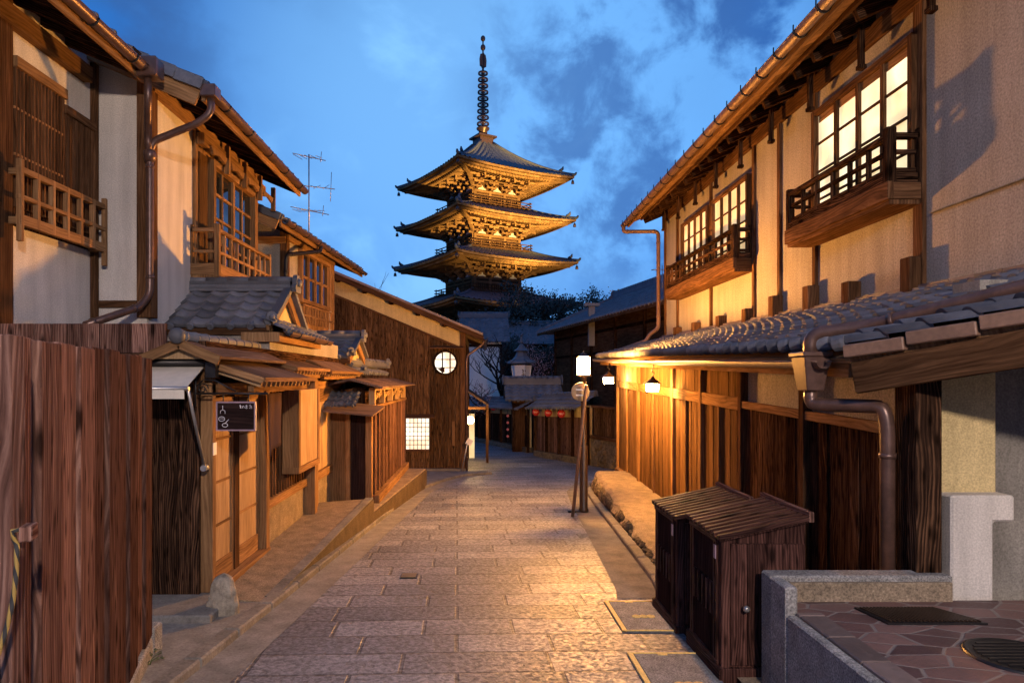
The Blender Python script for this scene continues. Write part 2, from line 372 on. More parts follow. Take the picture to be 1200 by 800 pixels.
M['signback'] = plain('tan_sign_back', (.26, .20, .13), .6, 0, .15)
M['bronze'] = plain('worn_bronze', (.20, .145, .06), .45, .5, .3)
M['yellow'] = plain('worn_yellow_paint', (.75, .52, .16), .7, 0, .25, 60)
M['pinkframe'] = plain('mauve_painted_frame', (.30, .20, .24), .5, 0, .15)
def m_rope():
    t = NT('striped_rope'); w = t.n('ShaderNodeTexWave', wave_type='BANDS', bands_direction='DIAGONAL'); t.l(t.uv(26, 9), w.inputs[0]); w.inputs['Scale'].default_value = 1.0
    c = t.ramp(w.outputs[1], [(.45, (.02, .02, .02)), (.55, (.26, .17, .04))]); t.l(c, t.b.inputs['Base Color']); t.b.inputs['Roughness'].default_value = .8
    t.bump(w.outputs[1], .6, .004); return t.m
M['rope'] = m_rope()
def m_paver():
    t = NT('granite_paving'); o = t.obj()
    mp = t.n('ShaderNodeMapping'); t.l(o, mp.inputs[0]); mp.inputs['Rotation'].default_value = (0, 0, R(-2.2))
    wob = t.noise(o, 1.1, 2, .5); vm = t.n('ShaderNodeVectorMath', operation='MULTIPLY_ADD'); 
    cmb = t.n('ShaderNodeCombineXYZ'); t.l(wob, cmb.inputs[1]); t.l(cmb.outputs[0], vm.inputs[0]); vm.inputs[1].default_value = (0, .05, 0); t.l(mp.outputs[0], vm.inputs[2])
    br = t.n('ShaderNodeTexBrick'); t.l(vm.outputs[0], br.inputs['Vector']); br.offset = .37; br.offset_frequency = 2; br.squash = 1.45; br.squash_frequency = 3
    br.inputs['Scale'].default_value = 1; br.inputs['Brick Width'].default_value = .64; br.inputs['Row Height'].default_value = .345
    br.inputs['Mortar Size'].default_value = .014; br.inputs['Mortar Smooth'].default_value = .35; br.inputs['Bias'].default_value = 0
    br.inputs['Color1'].default_value = (.145, .147, .162, 1); br.inputs['Color2'].default_value = (.28, .283, .305, 1); br.inputs['Mortar'].default_value = (.115, .112, .112, 1)
    chis = t.noise(o, 30, 4, .62, .4); st = t.noise(o, .9, 6, .6); fine = t.noise(o, 130, 3, .6)
    c = t.mul(br.outputs[0], t.mapr(chis, .36, .64, .48, 1.28)); c = t.mul(c, t.mapr(st, .3, .7, .72, 1.18)); c = t.mul(c, t.mapr(fine, .3, .7, .85, 1.12))
    t.l(c, t.b.inputs['Base Color'])
    t.l(t.mapr(chis, .35, .65, .78, .38), t.b.inputs['Roughness'])
    h = t.n('ShaderNodeMath', operation='MULTIPLY_ADD'); t.l(br.outputs[1], h.inputs[0]); h.inputs[1].default_value = -1.4; t.l(chis, h.inputs[2])
    t.b.inputs['Specular IOR Level'].default_value = .4; t.bump(h.outputs[0], .55, .013); return t.m
M['paver'] = m_paver()
def m_terrace():
    """irregular red-brown flags in pale mortar"""
    t = NT('red_flag_paving'); o = t.obj(); mp = t.n('ShaderNodeMapping'); t.l(o, mp.inputs[0]); mp.inputs['Rotation'].default_value = (0, 0, R(28)); mp.inputs['Scale'].default_value = (4.2, 8.5, 1)
    vs_ = []
    for ft in ('DISTANCE_TO_EDGE', 'F1'):
        v = t.n('ShaderNodeTexVoronoi', voronoi_dimensions='2D', feature=ft); t.l(mp.outputs[0], v.inputs['Vector']); v.inputs['Scale'].default_value = 1; v.inputs['Randomness'].default_value = .72; vs_.append(v)
    n1 = t.noise(o, 60, 4, .6); n2 = t.noise(o, 3, 4, .6)
    sp = t.n('ShaderNodeSeparateColor'); t.l(vs_[1].outputs['Color'], sp.inputs[0])
    c = t.ramp(sp.outputs[0], [(.1, (.085, .045, .042)), (.5, (.15, .078, .066)), (.9, (.21, .12, .10))]); c = t.mul(c, t.mapr(n1, .3, .7, .7, 1.2)); c = t.mul(c, t.mapr(n2, .3, .7, .7, 1.15))
    ed = t.mapr(vs_[0].outputs['Distance'], .025, .05, 0, 1); c = t.mix(ed, (.20, .165, .145), c); t.l(c, t.b.inputs['Base Color'])
    t.l(t.mapr(n1, .3, .7, .42, .7), t.b.inputs['Roughness'])
    h = t.n('ShaderNodeMath', operation='MULTIPLY_ADD'); t.l(ed, h.inputs[0]); h.inputs[1].default_value = 1; t.l(n1, h.inputs[2]); t.bump(h.outputs[0], .5, .005); return t.m
M['terrace'] = m_terrace()
def leafm(name, a, b):
    t = NT(name); c = t.mix(t.rnd(), a, b); t.l(c, t.b.inputs['Base Color']); t.b.inputs['Roughness'].default_value = .6; return t.m
M['pine'] = leafm('pine_needles', (.012, .015, .008), (.04, .04, .02))
M['blossom'] = leafm('plum_blossom', (.45, .22, .24), (.70, .48, .50))
M['leaf'] = leafm('green_leaf', (.03, .06, .02), (.09, .13, .04))

# ------------------------------------------------------------------ shared builders
def boards(mb, a, b, z0, z1, w=.16, t=.03, gap=.006, nrm=None, jit=.006, top=None, bot=None):
    """upright planks from a to b (xy), tops given by z1 or top(f)"""
    a, b = V((a[0], a[1], 0)), V((b[0], b[1], 0)); L = (b-a).length; n = max(1, round(L/w)); u = (b-a)/L
    nn = V((u.y, -u.x, 0)) if nrm is None else V(nrm).normalized()
    cuts = [0]+[(i+random.uniform(-.16, .16))/n for i in range(1, n)]+[1]
    for i in range(n):
        f0, f1 = cuts[i], cuts[i+1]; p0 = a+u*(f0*L+gap/2); p1 = a+u*(f1*L-gap/2); o = nn*random.uniform(-jit, jit)
        h0 = top(f0) if top else z1; h1 = top(f1) if top else z1; k0 = bot(f0) if bot else z0; k1 = bot(f1) if bot else z0
        q = [p0+o, p1+o, p1+o-nn*t, p0+o-nn*t]
        mb.hexa([V((q[0].x, q[0].y, k0)), V((q[1].x, q[1].y, k1)), V((q[2].x, q[2].y, k1)), V((q[3].x, q[3].y, k0)),
                 V((q[0].x, q[0].y, h0)), V((q[1].x, q[1].y, h1)), V((q[2].x, q[2].y, h1)), V((q[3].x, q[3].y, h0))], None, 2)
    return mb
def tiles(mb, A, B, C, Dd, pitch=.27, course=.25, amp=.032, step=.022, kind='s', discs=0, k=6):
    """pantiles over the patch A-B (eave) to D-C (top): a wave across, a step at every course"""
    A, B, C, Dd = V(A), V(B), V(C), V(Dd)
    nu = max(1, round(max((B-A).length, (C-Dd).length)/pitch)); nv = max(1, round(max((Dd-A).length, (C-B).length)/course))
    n0 = (B-A).cross(Dd-A).normalized()
    if n0.z < 0: n0 = -n0
    flip = (B-A).cross(Dd-A).z < 0
    def pt(u, v): return (A*(1-u)+B*u)*(1-v)+(Dd*(1-u)+C*u)*v
    def prof(t):
        if kind == 's': return (0.5+0.5*math.cos(2*math.pi*(t+.08*math.sin(2*math.pi*t))))**1.3
        return math.sqrt(max(0, 1-((t-.5)/.27)**2)) if abs(t-.5) < .27 else 0
    for j in range(nv):
        b = len(mb.v); m = nu*k+1
        jit = [random.uniform(-.005, .005) for _ in range(nu+1)]
        for row, (v, st) in enumerate(((j/nv, -.012), (j/nv, step), ((j+1)/nv, .0))):
            for i in range(m):
                t = i/k; h = amp*prof(t-math.floor(t))
                mb.v.append(pt(i/(nu*k), v)+n0*(h*(1 if row else .8)+st+jit[min(nu, int(t))]))
        for i in range(m-1):
            rn = random.random() if i % k == 0 else rn
            for row in (0, 1):
                q = (b+row*m+i, b+row*m+i+1, b+(row+1)*m+i+1, b+(row+1)*m+i)
                if flip: q = q[::-1]
                mb.face(q, [(i, row), (i+1, row), (i+1, row+1), (i, row+1)], rn, row == 1)
    if discs:
        d0 = (A-Dd).normalized()
        for i in range(nu):
            t = (i+(.5 if kind != 's' else 0))/nu; p = pt(t, 0)+n0*(amp*.35)
            mb.lathe(p-d0*.05, [(discs*.9, 0), (discs, .02), (discs, .075), (discs*.8, .082), (discs*.75, .075), (.001, .076)], 12, d0, False)
    return mb
def ridge(mb, a, b, w=.16, h=.16, cap=.055):
    """stacked flat tiles with a round cap"""
    a, b = V(a), V(b)
    n = 3; u = V((0,0,1))
    for i in range(n):
        ww = w*(1-.12*i); mb.beam(a+u*(h/n*(i+.5)), b+u*(h/n*(i+.5)), ww, h/n*.82)
        mb.beam(a+u*(h/n*(i+.5)), b+u*(h/n*(i+.5)), ww*.86, h/n*1.02)
    L = (b-a).length; k = max(1, round(L/.26))
    for i in range(k):
        p, q = a.lerp(b, i/k), a.lerp(b, (i+1)/k); mb.tube([p+u*(h+cap*.3), q+u*(h+cap*.3)], [cap*1.06, cap*.94], 10)
    return mb
def oni(mb, p, dirv, s=.22):
    """ridge-end tile: shouldered plate with a round boss"""
    p = V(p); d = V(dirv).normalized(); sd = d.cross(V((0,0,1)))
    pts = [(-.5, 0), (.5, 0), (.62, .25), (.42, .45), (.38, .8), (.2, 1.0), (-.2, 1.0), (-.38, .8), (-.42, .45), (-.62, .25)]
    mb.prism([p+sd*(x*s)+V((0,0,z*s)) for x, z in pts], d*.05)
    mb.lathe(p+V((0,0,s*.55))+d*.04, [(s*.24, 0), (s*.24, .03), (s*.15, .045), (.001, .05)], 12, d)
    return mb
def gutter(name, par, pts, r=.055, mat='copper', hang=.6, strap=True):
    mb = MB()
    for a, b in zip(pts, pts[1:]):
        a, b = V(a), V(b); d = (b-a).normalized(); sd = d.cross(V((0,0,1))).normalized(); k = 10
        for rr in (r, r*.9):
            base = len(mb.v)
            for p in (a, b):
                for j in range(k+1):
                    an = math.pi*j/k; mb.v.append(p+sd*(math.cos(an)*rr)-V((0,0,1))*(math.sin(an)*rr))
            for j in range(k): mb.face((base+j, base+j+1, base+k+2+j, base+k+1+j), [(0,0)]*4, .5, True)
        for s_ in (1, -1): mb.tube([a+sd*(s_*r*.95), b+sd*(s_*r*.95)], .007, 6)
        for p, q in ((a, d), (b, -d)): mb.lathe(p, [(r*.99, -.002), (r*.99, .004)], 12, q) if False else None
    o = mb.build(name, M[mat], par)
    if strap:
        L = (V(pts[-1])-V(pts[0])).length; n = int(L/hang)
        st = MB()
        for i in range(n):
            p = V(pts[0]).lerp(V(pts[-1]), (i+.5)/n) if len(pts) == 2 else None
            if p is None: break
            d = (V(pts[-1])-V(pts[0])).normalized(); sd = d.cross(V((0,0,1))).normalized()
            st.tube([p+sd*(math.cos(math.pi*j/8)*r*1.12)-V((0,0,1))*(math.sin(math.pi*j/8)*r*1.12) for j in range(9)]+[p-sd*r*1.1+V((0,0,.05))], .007, 5); st.build('gutter_strap', M['iron'], o); st = MB()
    return o
def pipe(name, par, pts, r=.035, mat='copper', bands=True):
    pts = [V(p) for p in pts]; path = [pts[0]]
    for a, b, c in zip(pts, pts[1:], pts[2:]):
        l = min(.09, (b-a).length*.4, (c-b).length*.4); p, q = b+(a-b).normalized()*l, b+(c-b).normalized()*l
        for t in (0, .25, .5, .75, 1): path.append(p*(1-t)**2+b*2*t*(1-t)+q*t*t)
    path.append(pts[-1]); mb = MB().tube(path, r, 12)
    if bands:
        for a, b in zip(pts, pts[1:]):
            L = (b-a).length; d = (b-a).normalized()
            for t in ((.12, .88) if L > .5 else ()): mb.lathe(a.lerp(b, t), [(r*1.14, -.015), (r*1.14, .015)], 12, d)
    return mb.build(name, M[mat], par)
def ribbon_window(par, name, org, u, z0, z1, w, cols, rows, fm, gm, t=.05, bar=.022, frame=.05, nrm=(1,0,0), every=2, sash=.04):
    """frame with glazing bars; org = lower start corner (xy), u = unit run"""
    u = V((u[0], u[1], 0)).normalized(); n = V(nrm); o = V((org[0], org[1], 0)); zz = V((0,0,1))
    def bx(mb, s0, s1, a0, a1, o0, o1): 
        c = lambda s_, h, q: o+u*s_+zz*h+n*q
        mb.hexa([c(s0,a0,o0), c(s1,a0,o0), c(s1,a0,o1), c(s0,a0,o1), c(s0,a1,o0), c(s1,a1,o0), c(s1,a1,o1), c(s0,a1,o1)])
    f = MB(); bx(f, -frame, 0, z0-frame, z1+frame, -.02, t); bx(f, w, w+frame, z0-frame, z1+frame, -.02, t)
    bx(f, 0, w, z1, z1+frame, -.02, t-.003); bx(f, 0, w, z0-frame, z0, -.02, t-.003)
    fo = f.build(name, M[fm], par)
    gl = MB(); bx(gl, 0, w, z0, z1, -.018, -.006); gl.build('pane', M[gm], fo)
    b = MB()
    for i in range(1, cols):
        s_ = w*i/cols; th = sash if i % every == 0 else bar; bx(b, s_-th/2, s_+th/2, z0, z1, -.004, .03 if i % every == 0 else .014)
    for j in range(1, rows):
        h = z0+(z1-z0)*j/rows; bx(b, 0, w, h-bar/2, h+bar/2, -.005, .012)
    b.build('glazing_bars', M[fm], fo)
    return fo
def railing(par, name, a, b, z0, z1, n, mat, sides=None, mid=1, thick=.045, post=.06):
    """balcony front from a to b with posts, rails; sides = wall points joined at both ends"""
    mb = MB(); a, b = V((a[0], a[1], 0)), V((b[0], b[1], 0)); zz = V((0,0,1)); runs = [(a, b, n)]
    if sides: runs += [(a, V((sides[0][0], sides[0][1], 0)), 1), (b, V((sides[1][0], sides[1][1], 0)), 1)]
    for p, q, k in runs:
        d = (q-p).normalized()
        mb.beam(p+zz*(z1-.02)-d*.03, q+zz*(z1-.02)+d*.03, post, .045)
        for m_ in range(mid): mb.beam(p+zz*lerp(z0, z1, (m_+1)/(mid+1)), q+zz*lerp(z0, z1, (m_+1)/(mid+1)), thick*.7, thick*.85)
        mb.beam(p+zz*(z0+.06), q+zz*(z0+.06), thick*1.5, .13)
        for i in range(k+1):
            if k == 1 and i == 0: continue
            c = p.lerp(q, i/k); w = post if i in (0, k) else thick*.85; mb.box(c.x-w/2, c.y-w/2, z0-.004, c.x+w/2, c.y+w/2, z1+(.04 if i in (0, k) else -.045))
    c = a; mb.box(a.x-post*.55, a.y-post*.55, z0-.03, a.x+post*.55, a.y+post*.55, z1+.05)
    return mb.build(name, M[mat], par, .004)
# ------------------------------------------------------------------ ground, street, kerbs
XL = [(-8, -2.4), (3.96, -1.74), (13.06, -1.24), (15.3, -.88), (17, -.45), (17.6, .24)]
XR = [(-8, 1.0), (4, 1.40), (5.5, 1.44), (6, 1.53), (11.3, 1.82), (13, 1.95), (16, 2.6), (17.9, 3.6)]
def ground():
    ds = [-60, -30, -12, -8, -4]+[i*.5-2 for i in range(0, 80)]+[40, 45, 50, 60, 70, 80, 120, 250, 900]
    xs = [-600, -200, -60, -20, -8, -4, -2, 0, 2, 4, 8, 20, 60, 200, 600]
    mb = MB(); b = 0
    for d in ds:
        for x in xs: mb.v.append(V((x, d, g(d)-.04)))
    n = len(xs)
    for j in range(len(ds)-1):
        for i in range(n-1): mb.face((j*n+i, j*n+i+1, j*n+n+i+1, j*n+n+i), [(0,0)]*4, .5, True)
    struct(mb.build('ground', M['earth']))
    def strip(name, m, fl, fr, d0, d1, dz, step=.25, nx=4, tilt=None):
        mb = MB(); k = max(1, round((d1-d0)/step))
        def fn(u, v):
            d = lerp(d0, d1, v); a, c = fl(d), fr(d); x = lerp(a, c, u); return (x, d, g(d)+dz+(tilt(u, d) if tilt else 0))
        mb.grid(fn, nx, k, True); return struct(mb.build(name, m))
    strip('street', M['paver'], lambda d: pl(XL, d), lambda d: pl(XR, d), -8, 18.0, 0, nx=8)
    strip('side_street', M['paver'], lambda d: -14, lambda d: 16, 18.0, 36, 0.0, nx=20)
    strip('left_gutter_strip', M['concrete'], lambda d: pl(XL, d), lambda d: pl(XL, d)+.27, -8, 17, .005, nx=1)
    strip('right_gutter_strip', M['concrete'], lambda d: pl(XR, d)-.36, lambda d: pl(XR, d), 5.7, 15, .005, nx=1)
    strip('forecourt', M['concrete'], lambda d: -7.5, lambda d: pl(XL, d)-.115, -8, 18.4, .035, nx=4)
    strip('right_verge', M['aggregate'], lambda d: pl(XR, d)+.09, lambda d: 5.0, -8, 14.2, .02, nx=3)
    for nm, side, pts, d0, d1 in (('left_kerb', -1, XL, -8, 17.6), ('right_kerb', 1, XR, 5.6, 13.5)):
        mb = MB(); d = d0
        while d < d1-.05:
            e = min(d1, d+random.uniform(.55, .75)); q = d+.006; h0, h1 = g(q)+.062, g(e)+.062
            a0, a1 = pl(pts, q), pl(pts, e); w = .12*side
            mb.hexa([(a0, q, g(q)-.05), (a1, e, g(e)-.05), (a1+w, e, g(e)-.05), (a0+w, q, g(q)-.05), (a0, q, h0), (a1, e, h1), (a1+w, e, h1), (a0+w, q, h0)]); d = e
        struct(mb.build(nm, M['conc_dark'], None, .012))
ground()
# entry platforms of the left houses
def platforms():
    mb = MB(); b0, b1 = 5.5, 9.2; n = 14
    for i in range(n):
        da, db = lerp(b0, b1, i/n), lerp(b0, b1, (i+1)/n)
        f = lambda d: pl([(5.5, -.20), (6.4, -.15), (9.2, -.02)], d)
        fx = lambda d: lerp(-1.775, -1.49, (d-5.5)/3.7)
        mb.hexa([(-2.6, da, g(da)-.1), (fx(da), da, g(da)-.1), (fx(db), db, g(db)-.1), (-2.6, db, g(db)-.1), (-2.6, da, -.11), (fx(da), da, f(da)), (fx(db), db, f(db)), (-2.6, db, -.10)], .5)
    o = mb.build('entrance_platform', M['aggregate']); struct(o)
    mb = MB(); 
    mb.beam((-1.74, 5.6, -.19), (-1.53, 9.2, -.012), .10, .012)
    struct(mb.build('platform_edging', M['conc_dark'], None))
    fp = MB(); fx = lambda d: lerp(-1.775, -1.49, (d-5.5)/3.7)+.002; e = lambda d: pl([(5.5, -.20), (6.4, -.15), (9.2, -.02)], d)-.012
    for i in range(12):
        q, w = lerp(5.5, 9.2, i/12), lerp(5.5, 9.2, (i+1)/12)
        fp.hexa([(fx(q), q, g(q)-.1), (fx(q)+.02, q, g(q)-.1), (fx(w)+.02, w, g(w)-.1), (fx(w), w, g(w)-.1), (fx(q), q, e(q)), (fx(q)+.02, q, e(q)), (fx(w)+.02, w, e(w)), (fx(w), w, e(w))], .5)
    f2 = lambda d: lerp(-1.50, -1.16, (d-9.21)/4.59)+.003
    fp.hexa([(f2(9.21), 9.205, -.9), (f2(9.21)+.02, 9.205, -.9), (f2(13.8)+.02, 13.8, -1.2), (f2(13.8), 13.8, -1.2), (f2(9.21), 9.205, -.225), (f2(9.21)+.02, 9.205, -.225), (f2(13.8)+.02, 13.8, -.245), (f2(13.8), 13.8, -.245)], .5)
    struct(fp.build('plinth_face', M['plinth']))
    mb = MB().hexa([(-2.6, 9.21, -.9), (-1.50, 9.21, -.9), (-1.16, 13.8, -1.2), (-2.6, 13.8, -1.2), (-2.6, 9.21, -.205), (-1.50, 9.21, -.205), (-1.16, 13.8, -.225), (-2.6, 13.8, -.22)])
    struct(mb.build('gatehouse_platform', M['aggregate'], None, .01))
platforms()
def ledge():
    t = thing('stone_ledge', 'low rough stone ledge with a sandy top along the foot of the panelled wall', 'stone ledge', (2.2, 9, g(9)))
    mb = MB(); n = 70
    from mathutils import noise
    def fn(u, v):
        d = lerp(5.6, 12.9, v); x0 = pl(XR, d)+.13; xw = 2.60+.02*(d-4); zt = lerp(-.20, -.15, v); zb = g(d)-.05; h = max(.02, zt-zb)
        prof = [(0, 0), (.0, .35), (.02, .7), (.05, .9), (.10, 1.0), (.25, 1.0), (.6, 1.0), (xw-x0, 1.0)]
        k = u*(len(prof)-1); i = min(int(k), len(prof)-2); f = k-i
        ox = lerp(prof[i][0], prof[i+1][0], f); oz = lerp(prof[i][1], prof[i+1][1], f)
        nn = noise.noise(V((d*3.3, oz*h*9, 3.1)))*.07+noise.noise(V((d*9, oz*h*16, 1)))*.03
        w = max(0, 1-ox/.3); return (x0+ox+nn*w*min(1, h*5), d, zb+oz*h+nn*.3*w)
    mb.grid(fn, 21, n, False)
    mb.build('ledge_body', M['aggregate'], t)
    rk = MB()
    for i in range(46):
        d = lerp(6.3, 12.8, (i+.5)/46); x0 = pl(XR, d)+.11; zt = lerp(-.20, -.15, (d-5.6)/7.3); zb = g(d); h = zt-zb
        if h < .05: continue
        s_ = random.uniform(.05, .09)
        c = V((x0+.035, d, zb+h*random.uniform(.25, .7)))
        b = len(rk.v); rr = random.random()
        prof = [(.02, -1), (.75, -.6), (1, 0), (.8, .55), (.02, .95)]; k = 7
        for (q, h_) in prof:
            for j in range(k):
                a = 2*math.pi*j/k; f = random.uniform(.8, 1.15)
                rk.v.append(c+V((math.cos(a)*q*s_*.65*f, math.sin(a)*q*s_*1.2*f, h_*min(h*.42, s_*1.4)*f)))
        for r_ in range(len(prof)-1):
            for j in range(k): rk.face((b+r_*k+j, b+r_*k+(j+1) % k, b+(r_+1)*k+(j+1) % k, b+(r_+1)*k+j), [(0,0)]*4, rr)
    rk.build('rubble_face', M['moss'], t)
ledge()
# iron covers and service lids let into the paving
def lid(name, label, cat, x0, x1, d0, d1, kind, grp=None):
    cx, cd_ = (x0+x1)/2, (d0+d1)/2; s_ = (g(d1)-g(d0))/(d1-d0); t = thing(name, label, cat, (cx, cd_, g(cd_)), grp)
    zz = lambda d: g(cd_)+(d-cd_)*s_
    def sheet(mb, a, b, c, d, h): mb.hexa([(a,c,zz(c)-.02),(b,c,zz(c)-.02),(b,d,zz(d)-.02),(a,d,zz(d)-.02),(a,c,zz(c)+h),(b,c,zz(c)+h),(b,d,zz(d)+h),(a,d,zz(d)+h)])
    if kind == 'lid':
        f = MB(); sheet(f, x0, x1, d0, d1, .008); f.build('lid_frame', M['conc_dark'], t)
        p = MB(); sheet(p, x0+.045, x1-.02, d0+.02, d1-.02, .012); p.build('lid_plate', M['granite'], t)
        y = MB(); sheet(y, x0+.004, x0+.036, d0, d1, .016); sheet(y, x0+.037, x1, d0+.001, d0+.007, .0165); sheet(y, x0+.037, x1, d1-.007, d1-.001, .0165)
        sheet(y, cx-.03, cx+.03, d1-.045, d1-.012, .017)
        y.build('yellow_marking', M['yellow'], t)
        e = MB()
        for dx in (-.055, 0, .055): e.lathe((cx+.03+dx, cd_-.05, zz(cd_-.05)+.012), [(.032, 0), (.032, .006), (.022, .006), (.022, .002)], 12)
        e.build('cast_emblem', M['yellow'], t)
    elif kind == 'grate':
        f = MB(); sheet(f, x0, x1, d0, d1, .007); fo = f.build('grate_tray', M['iron'], t); b = MB()
        for i in range(9): a = lerp(x0+.01, x1-.03, i/8); sheet(b, a, a+.016, d0+.01, d1-.01, .012)
        b.build('grate_bars', M['bronze'], t)
    return t
lid('utility_lid', 'square paving lid with yellow edge lines beside the wooden cabinet closer to the stone ledge', 'utility lid', .99, 1.385, 4.86, 5.6, 'lid')
lid('utility_lid', 'square paving lid with yellow edge lines beside the wooden cabinet that touches the brick terrace', 'utility lid', .93, 1.375, 3.5, 4.42, 'lid')
lid('drain_grate', 'small brass-coloured drain grate in the middle of the stone street', 'drain grate', -.78, -.62, 6.38, 6.56, 'grate')
# ------------------------------------------------------------------ RIGHT: plaster townhouse
TH = thing('townhouse', 'long plaster townhouse with lit paper windows, two balconies and a tiled pent roof', 'house', (3.7, 8, g(8)))
XW = 3.7
def right_house():
    t = TH
    w = MB(); w.box(XW, 1.0, .0, XW+.25, 13.9, 5.06); w.box(XW+.25, 13.65, 0, 8.5, 13.9, 5.06); w.box(XW+.252, 1.0, 0, 8.5, 1.25, 5.06)
    w.prism([(XW+.25, 13.899, 5.06), (8.5, 13.899, 5.06), (6.2, 13.899, 6.0)], (0, -.24, 0))
    w.build('upper_wall', M['plaster'], t)
    for dpx in (780.5, 795, 834.5, 885, 915, 957, 1080):
        d = D(dpx, XW); wd = .13 if dpx == 1080 else .075
        p = MB(); p.box(XW-.035, d-wd/2, 2.30, XW+.01, d+wd/2, 4.98, None, 2)
        p.build('post', M['brown'], t, .004)
    for dpx in (798, 820, 850, 882, 915, 957, 1005, 1078):
        d = D(dpx, XW); h = .24 if dpx in (1078, 915, 957) else .17
        p = MB(); p.box(XW-.13, d-.07, 2.33, XW-.002, d+.07, 2.38+h); p.build('bracket_block', M['brown'], t, .006)
    b = MB(); b.box(XW-.045, 1.0, 4.75, XW+.02, 13.92, 4.93, None, 1); b.build('eave_beam', M['brown'], t, .006)
    s_ = MB(); s_.box(XW-.03, 1.2, 2.955, XW+.01, D(1084, XW)-.1, 2.962) ; s_.build('plaster_seam', M['plaster_grey'], t)
    # roof: deck, rafters, boards under the eave, tiles
    ex, ez, sl = 3.0, 4.80, .42
    A, B, C, Dd = (ex, .5, ez), (ex, 14.25, ez), (6.6, 14.25, ez+3.6*sl), (6.6, .5, ez+3.6*sl)
    ro = tiles(MB(), V(A)+V((0,0,.06)), V(B)+V((0,0,.06)), V(C)+V((0,0,.06)), V(Dd)+V((0,0,.06)), .3, .3, .035, .02, 's', .045)
    ro = ro.build('roof', M['tile_red'], t)
    dk = MB(); k = 62
    for i in range(k): 
        a, c = lerp(.5, 14.25, i/k), lerp(.5, 14.25, (i+1)/k)-.006
        dk.slab((ex+.02, a, ez+.03), (ex+.02, c, ez+.03), (ex+1.1, c, ez+.03+1.08*sl), (ex+1.1, a, ez+.03+1.08*sl), .028, None)
    dk.build('soffit_boards', M['honey'], ro)
    nr = 34
    for i in range(nr):
        d = lerp(.9, 14.0, i/(nr-1)); r = MB()
        r.beam((XW+.02, d, ez+.72*sl-.085), (ex+.30, d, ez+.30*sl-.085), .06, .15); r.build('rafter', M['dark'], ro)
    pu = MB(); pu.beam((ex+.27, .7, ez+.27*sl-.03), (ex+.27, 14.1, ez+.27*sl-.03), .04, .06); pu.build('purlin', M['brown'], ro, .005)
    fa = MB(); fa.beam((ex+.03, .5, ez-.01), (ex+.03, 14.25, ez-.01), .035, .09); fa.build('fascia', M['honey'], ro)
    for i in range(13):
        d = 1.4+i*1.0; r = MB(); r.box(ex+.52, d-.025, ez-.28, ex+.57, d+.025, ez+.1); r.box(ex+.51, d-.035, ez-.31, ex+.58, d+.035, ez-.27); r.build('hanging_strut', M['dark'], ro, .004)
    gutter('gutter', t, [(ex-.06, .5, ez+.03), (ex-.06, 14.3, ez+.0)], .06, 'gutter', .42)
    pipe('downpipe', t, [(ex-.06, 14.28, ez-.02), (ex-.06, 14.28, ez-.14), (XW-.10, 14.02, ez-.19), (XW-.10, 14.0, 2.62), (XW-.28, 13.98, 2.5), (XW-.36, 13.98, 2.36), (2.40, 14.0, 2.03)], .04, 'gutter')
    # windows + balconies
    d0, d1 = D(1074, XW), D(962, XW)
    ribbon_window(t, 'window', (XW-.03, d0), (0, 1), 3.24, 4.46, d1-d0, 4, 4, 'brown', 'shoji', .05, .022, .06, (-1,0,0), 1, .05)
    bl = MB()
    for i in range(4): q = d0+(d1-d0)*i/4; bl.box(XW-.036, q+.03, 4.38, XW-.0285, q+(d1-d0)/4-.03, 4.455)
    bl.build('window_blind', M['honey'], t)
    for (p0, p1, m_) in ((881, 839, 'shoji2'), (833, 803, 'shoji2')):
        a, c = D(p0, XW), D(p1, XW)
        ribbon_window(t, 'window', (XW-.03, a+.03), (0, 1), 3.24, 4.36, c-a-.06, 4, 4, 'brown', m_, .05, .02, .05, (-1,0,0), 1, .045)
    for (a, c, l, n) in ((5.76, 7.62, 3.43, 6), (9.37, 12.75, 3.46, 13)):
        fl = MB(); fl.box(l-.02, a-.03, 3.06, XW-.002, c+.03, 3.11); fl.box(l-.045, a-.05, 3.10, l+.0, c+.05, 3.25, None, 1); fl.box(l+.002, a-.05, 3.10, XW-.001, a-.005, 3.24)
        bo = fl.build('balcony', M['brown'], t, .004)
        railing(t, 'balcony_railing', (l, a), (l, c), 3.2, 3.66, n, 'dark', [(XW-.02, a), (XW-.02, c)], 2, .045, .07)
    # lower wing: pent roof
    A, B, C, Dd = V((2.2, 4.11, 1.749)), V((2.35, 14.0, 2.02)), V((XW, 13.9, 2.36)), V((XW, 1.7, 2.24))
    def rp(u, v): return (A*(1-u)+B*u)*(1-v)+(Dd*(1-u)+C*u)*v
    tl = tiles(MB(), A+V((0,0,.05)), B+V((0,0,.03)), C+V((0,0,.03)), Dd+V((0,0,.05)), .245, .235, .042, .02, 'round', .05, 8)
    lr = tl.build('pent_roof', M['tile'], t)
    fl = MB()
    for i, (o, h) in enumerate(((.16, 0), (.11, .03), (.06, .06))):
        n = 44
        for k in range(n):
            a, c = lerp(1.75, 13.9, k/n), lerp(1.75, 13.9, (k+1)/n)-.005; zf = lerp(2.26, 2.385, (a-1.75)/12.15); fl.box(XW-o, a, zf+h-.05, XW-.001, c, zf+h+.02)
    fl.build('wall_flashing', M['tile_red'], lr)
    dk = MB(); dk.slab(A-V((0,0,.03)), B-V((0,0,.03)), C-V((0,0,.035)), Dd-V((0,0,.035)), .03); dk.build('roof_deck', M['honey'], lr)
    # near verge: bargeboard with flat edge tiles
    vd = (Dd-A).normalized(); vg = MB(); n = 8
    sdv = V((vd.y, -vd.x, 0)).normalized(); sdv = sdv if sdv.y < 0 else -sdv
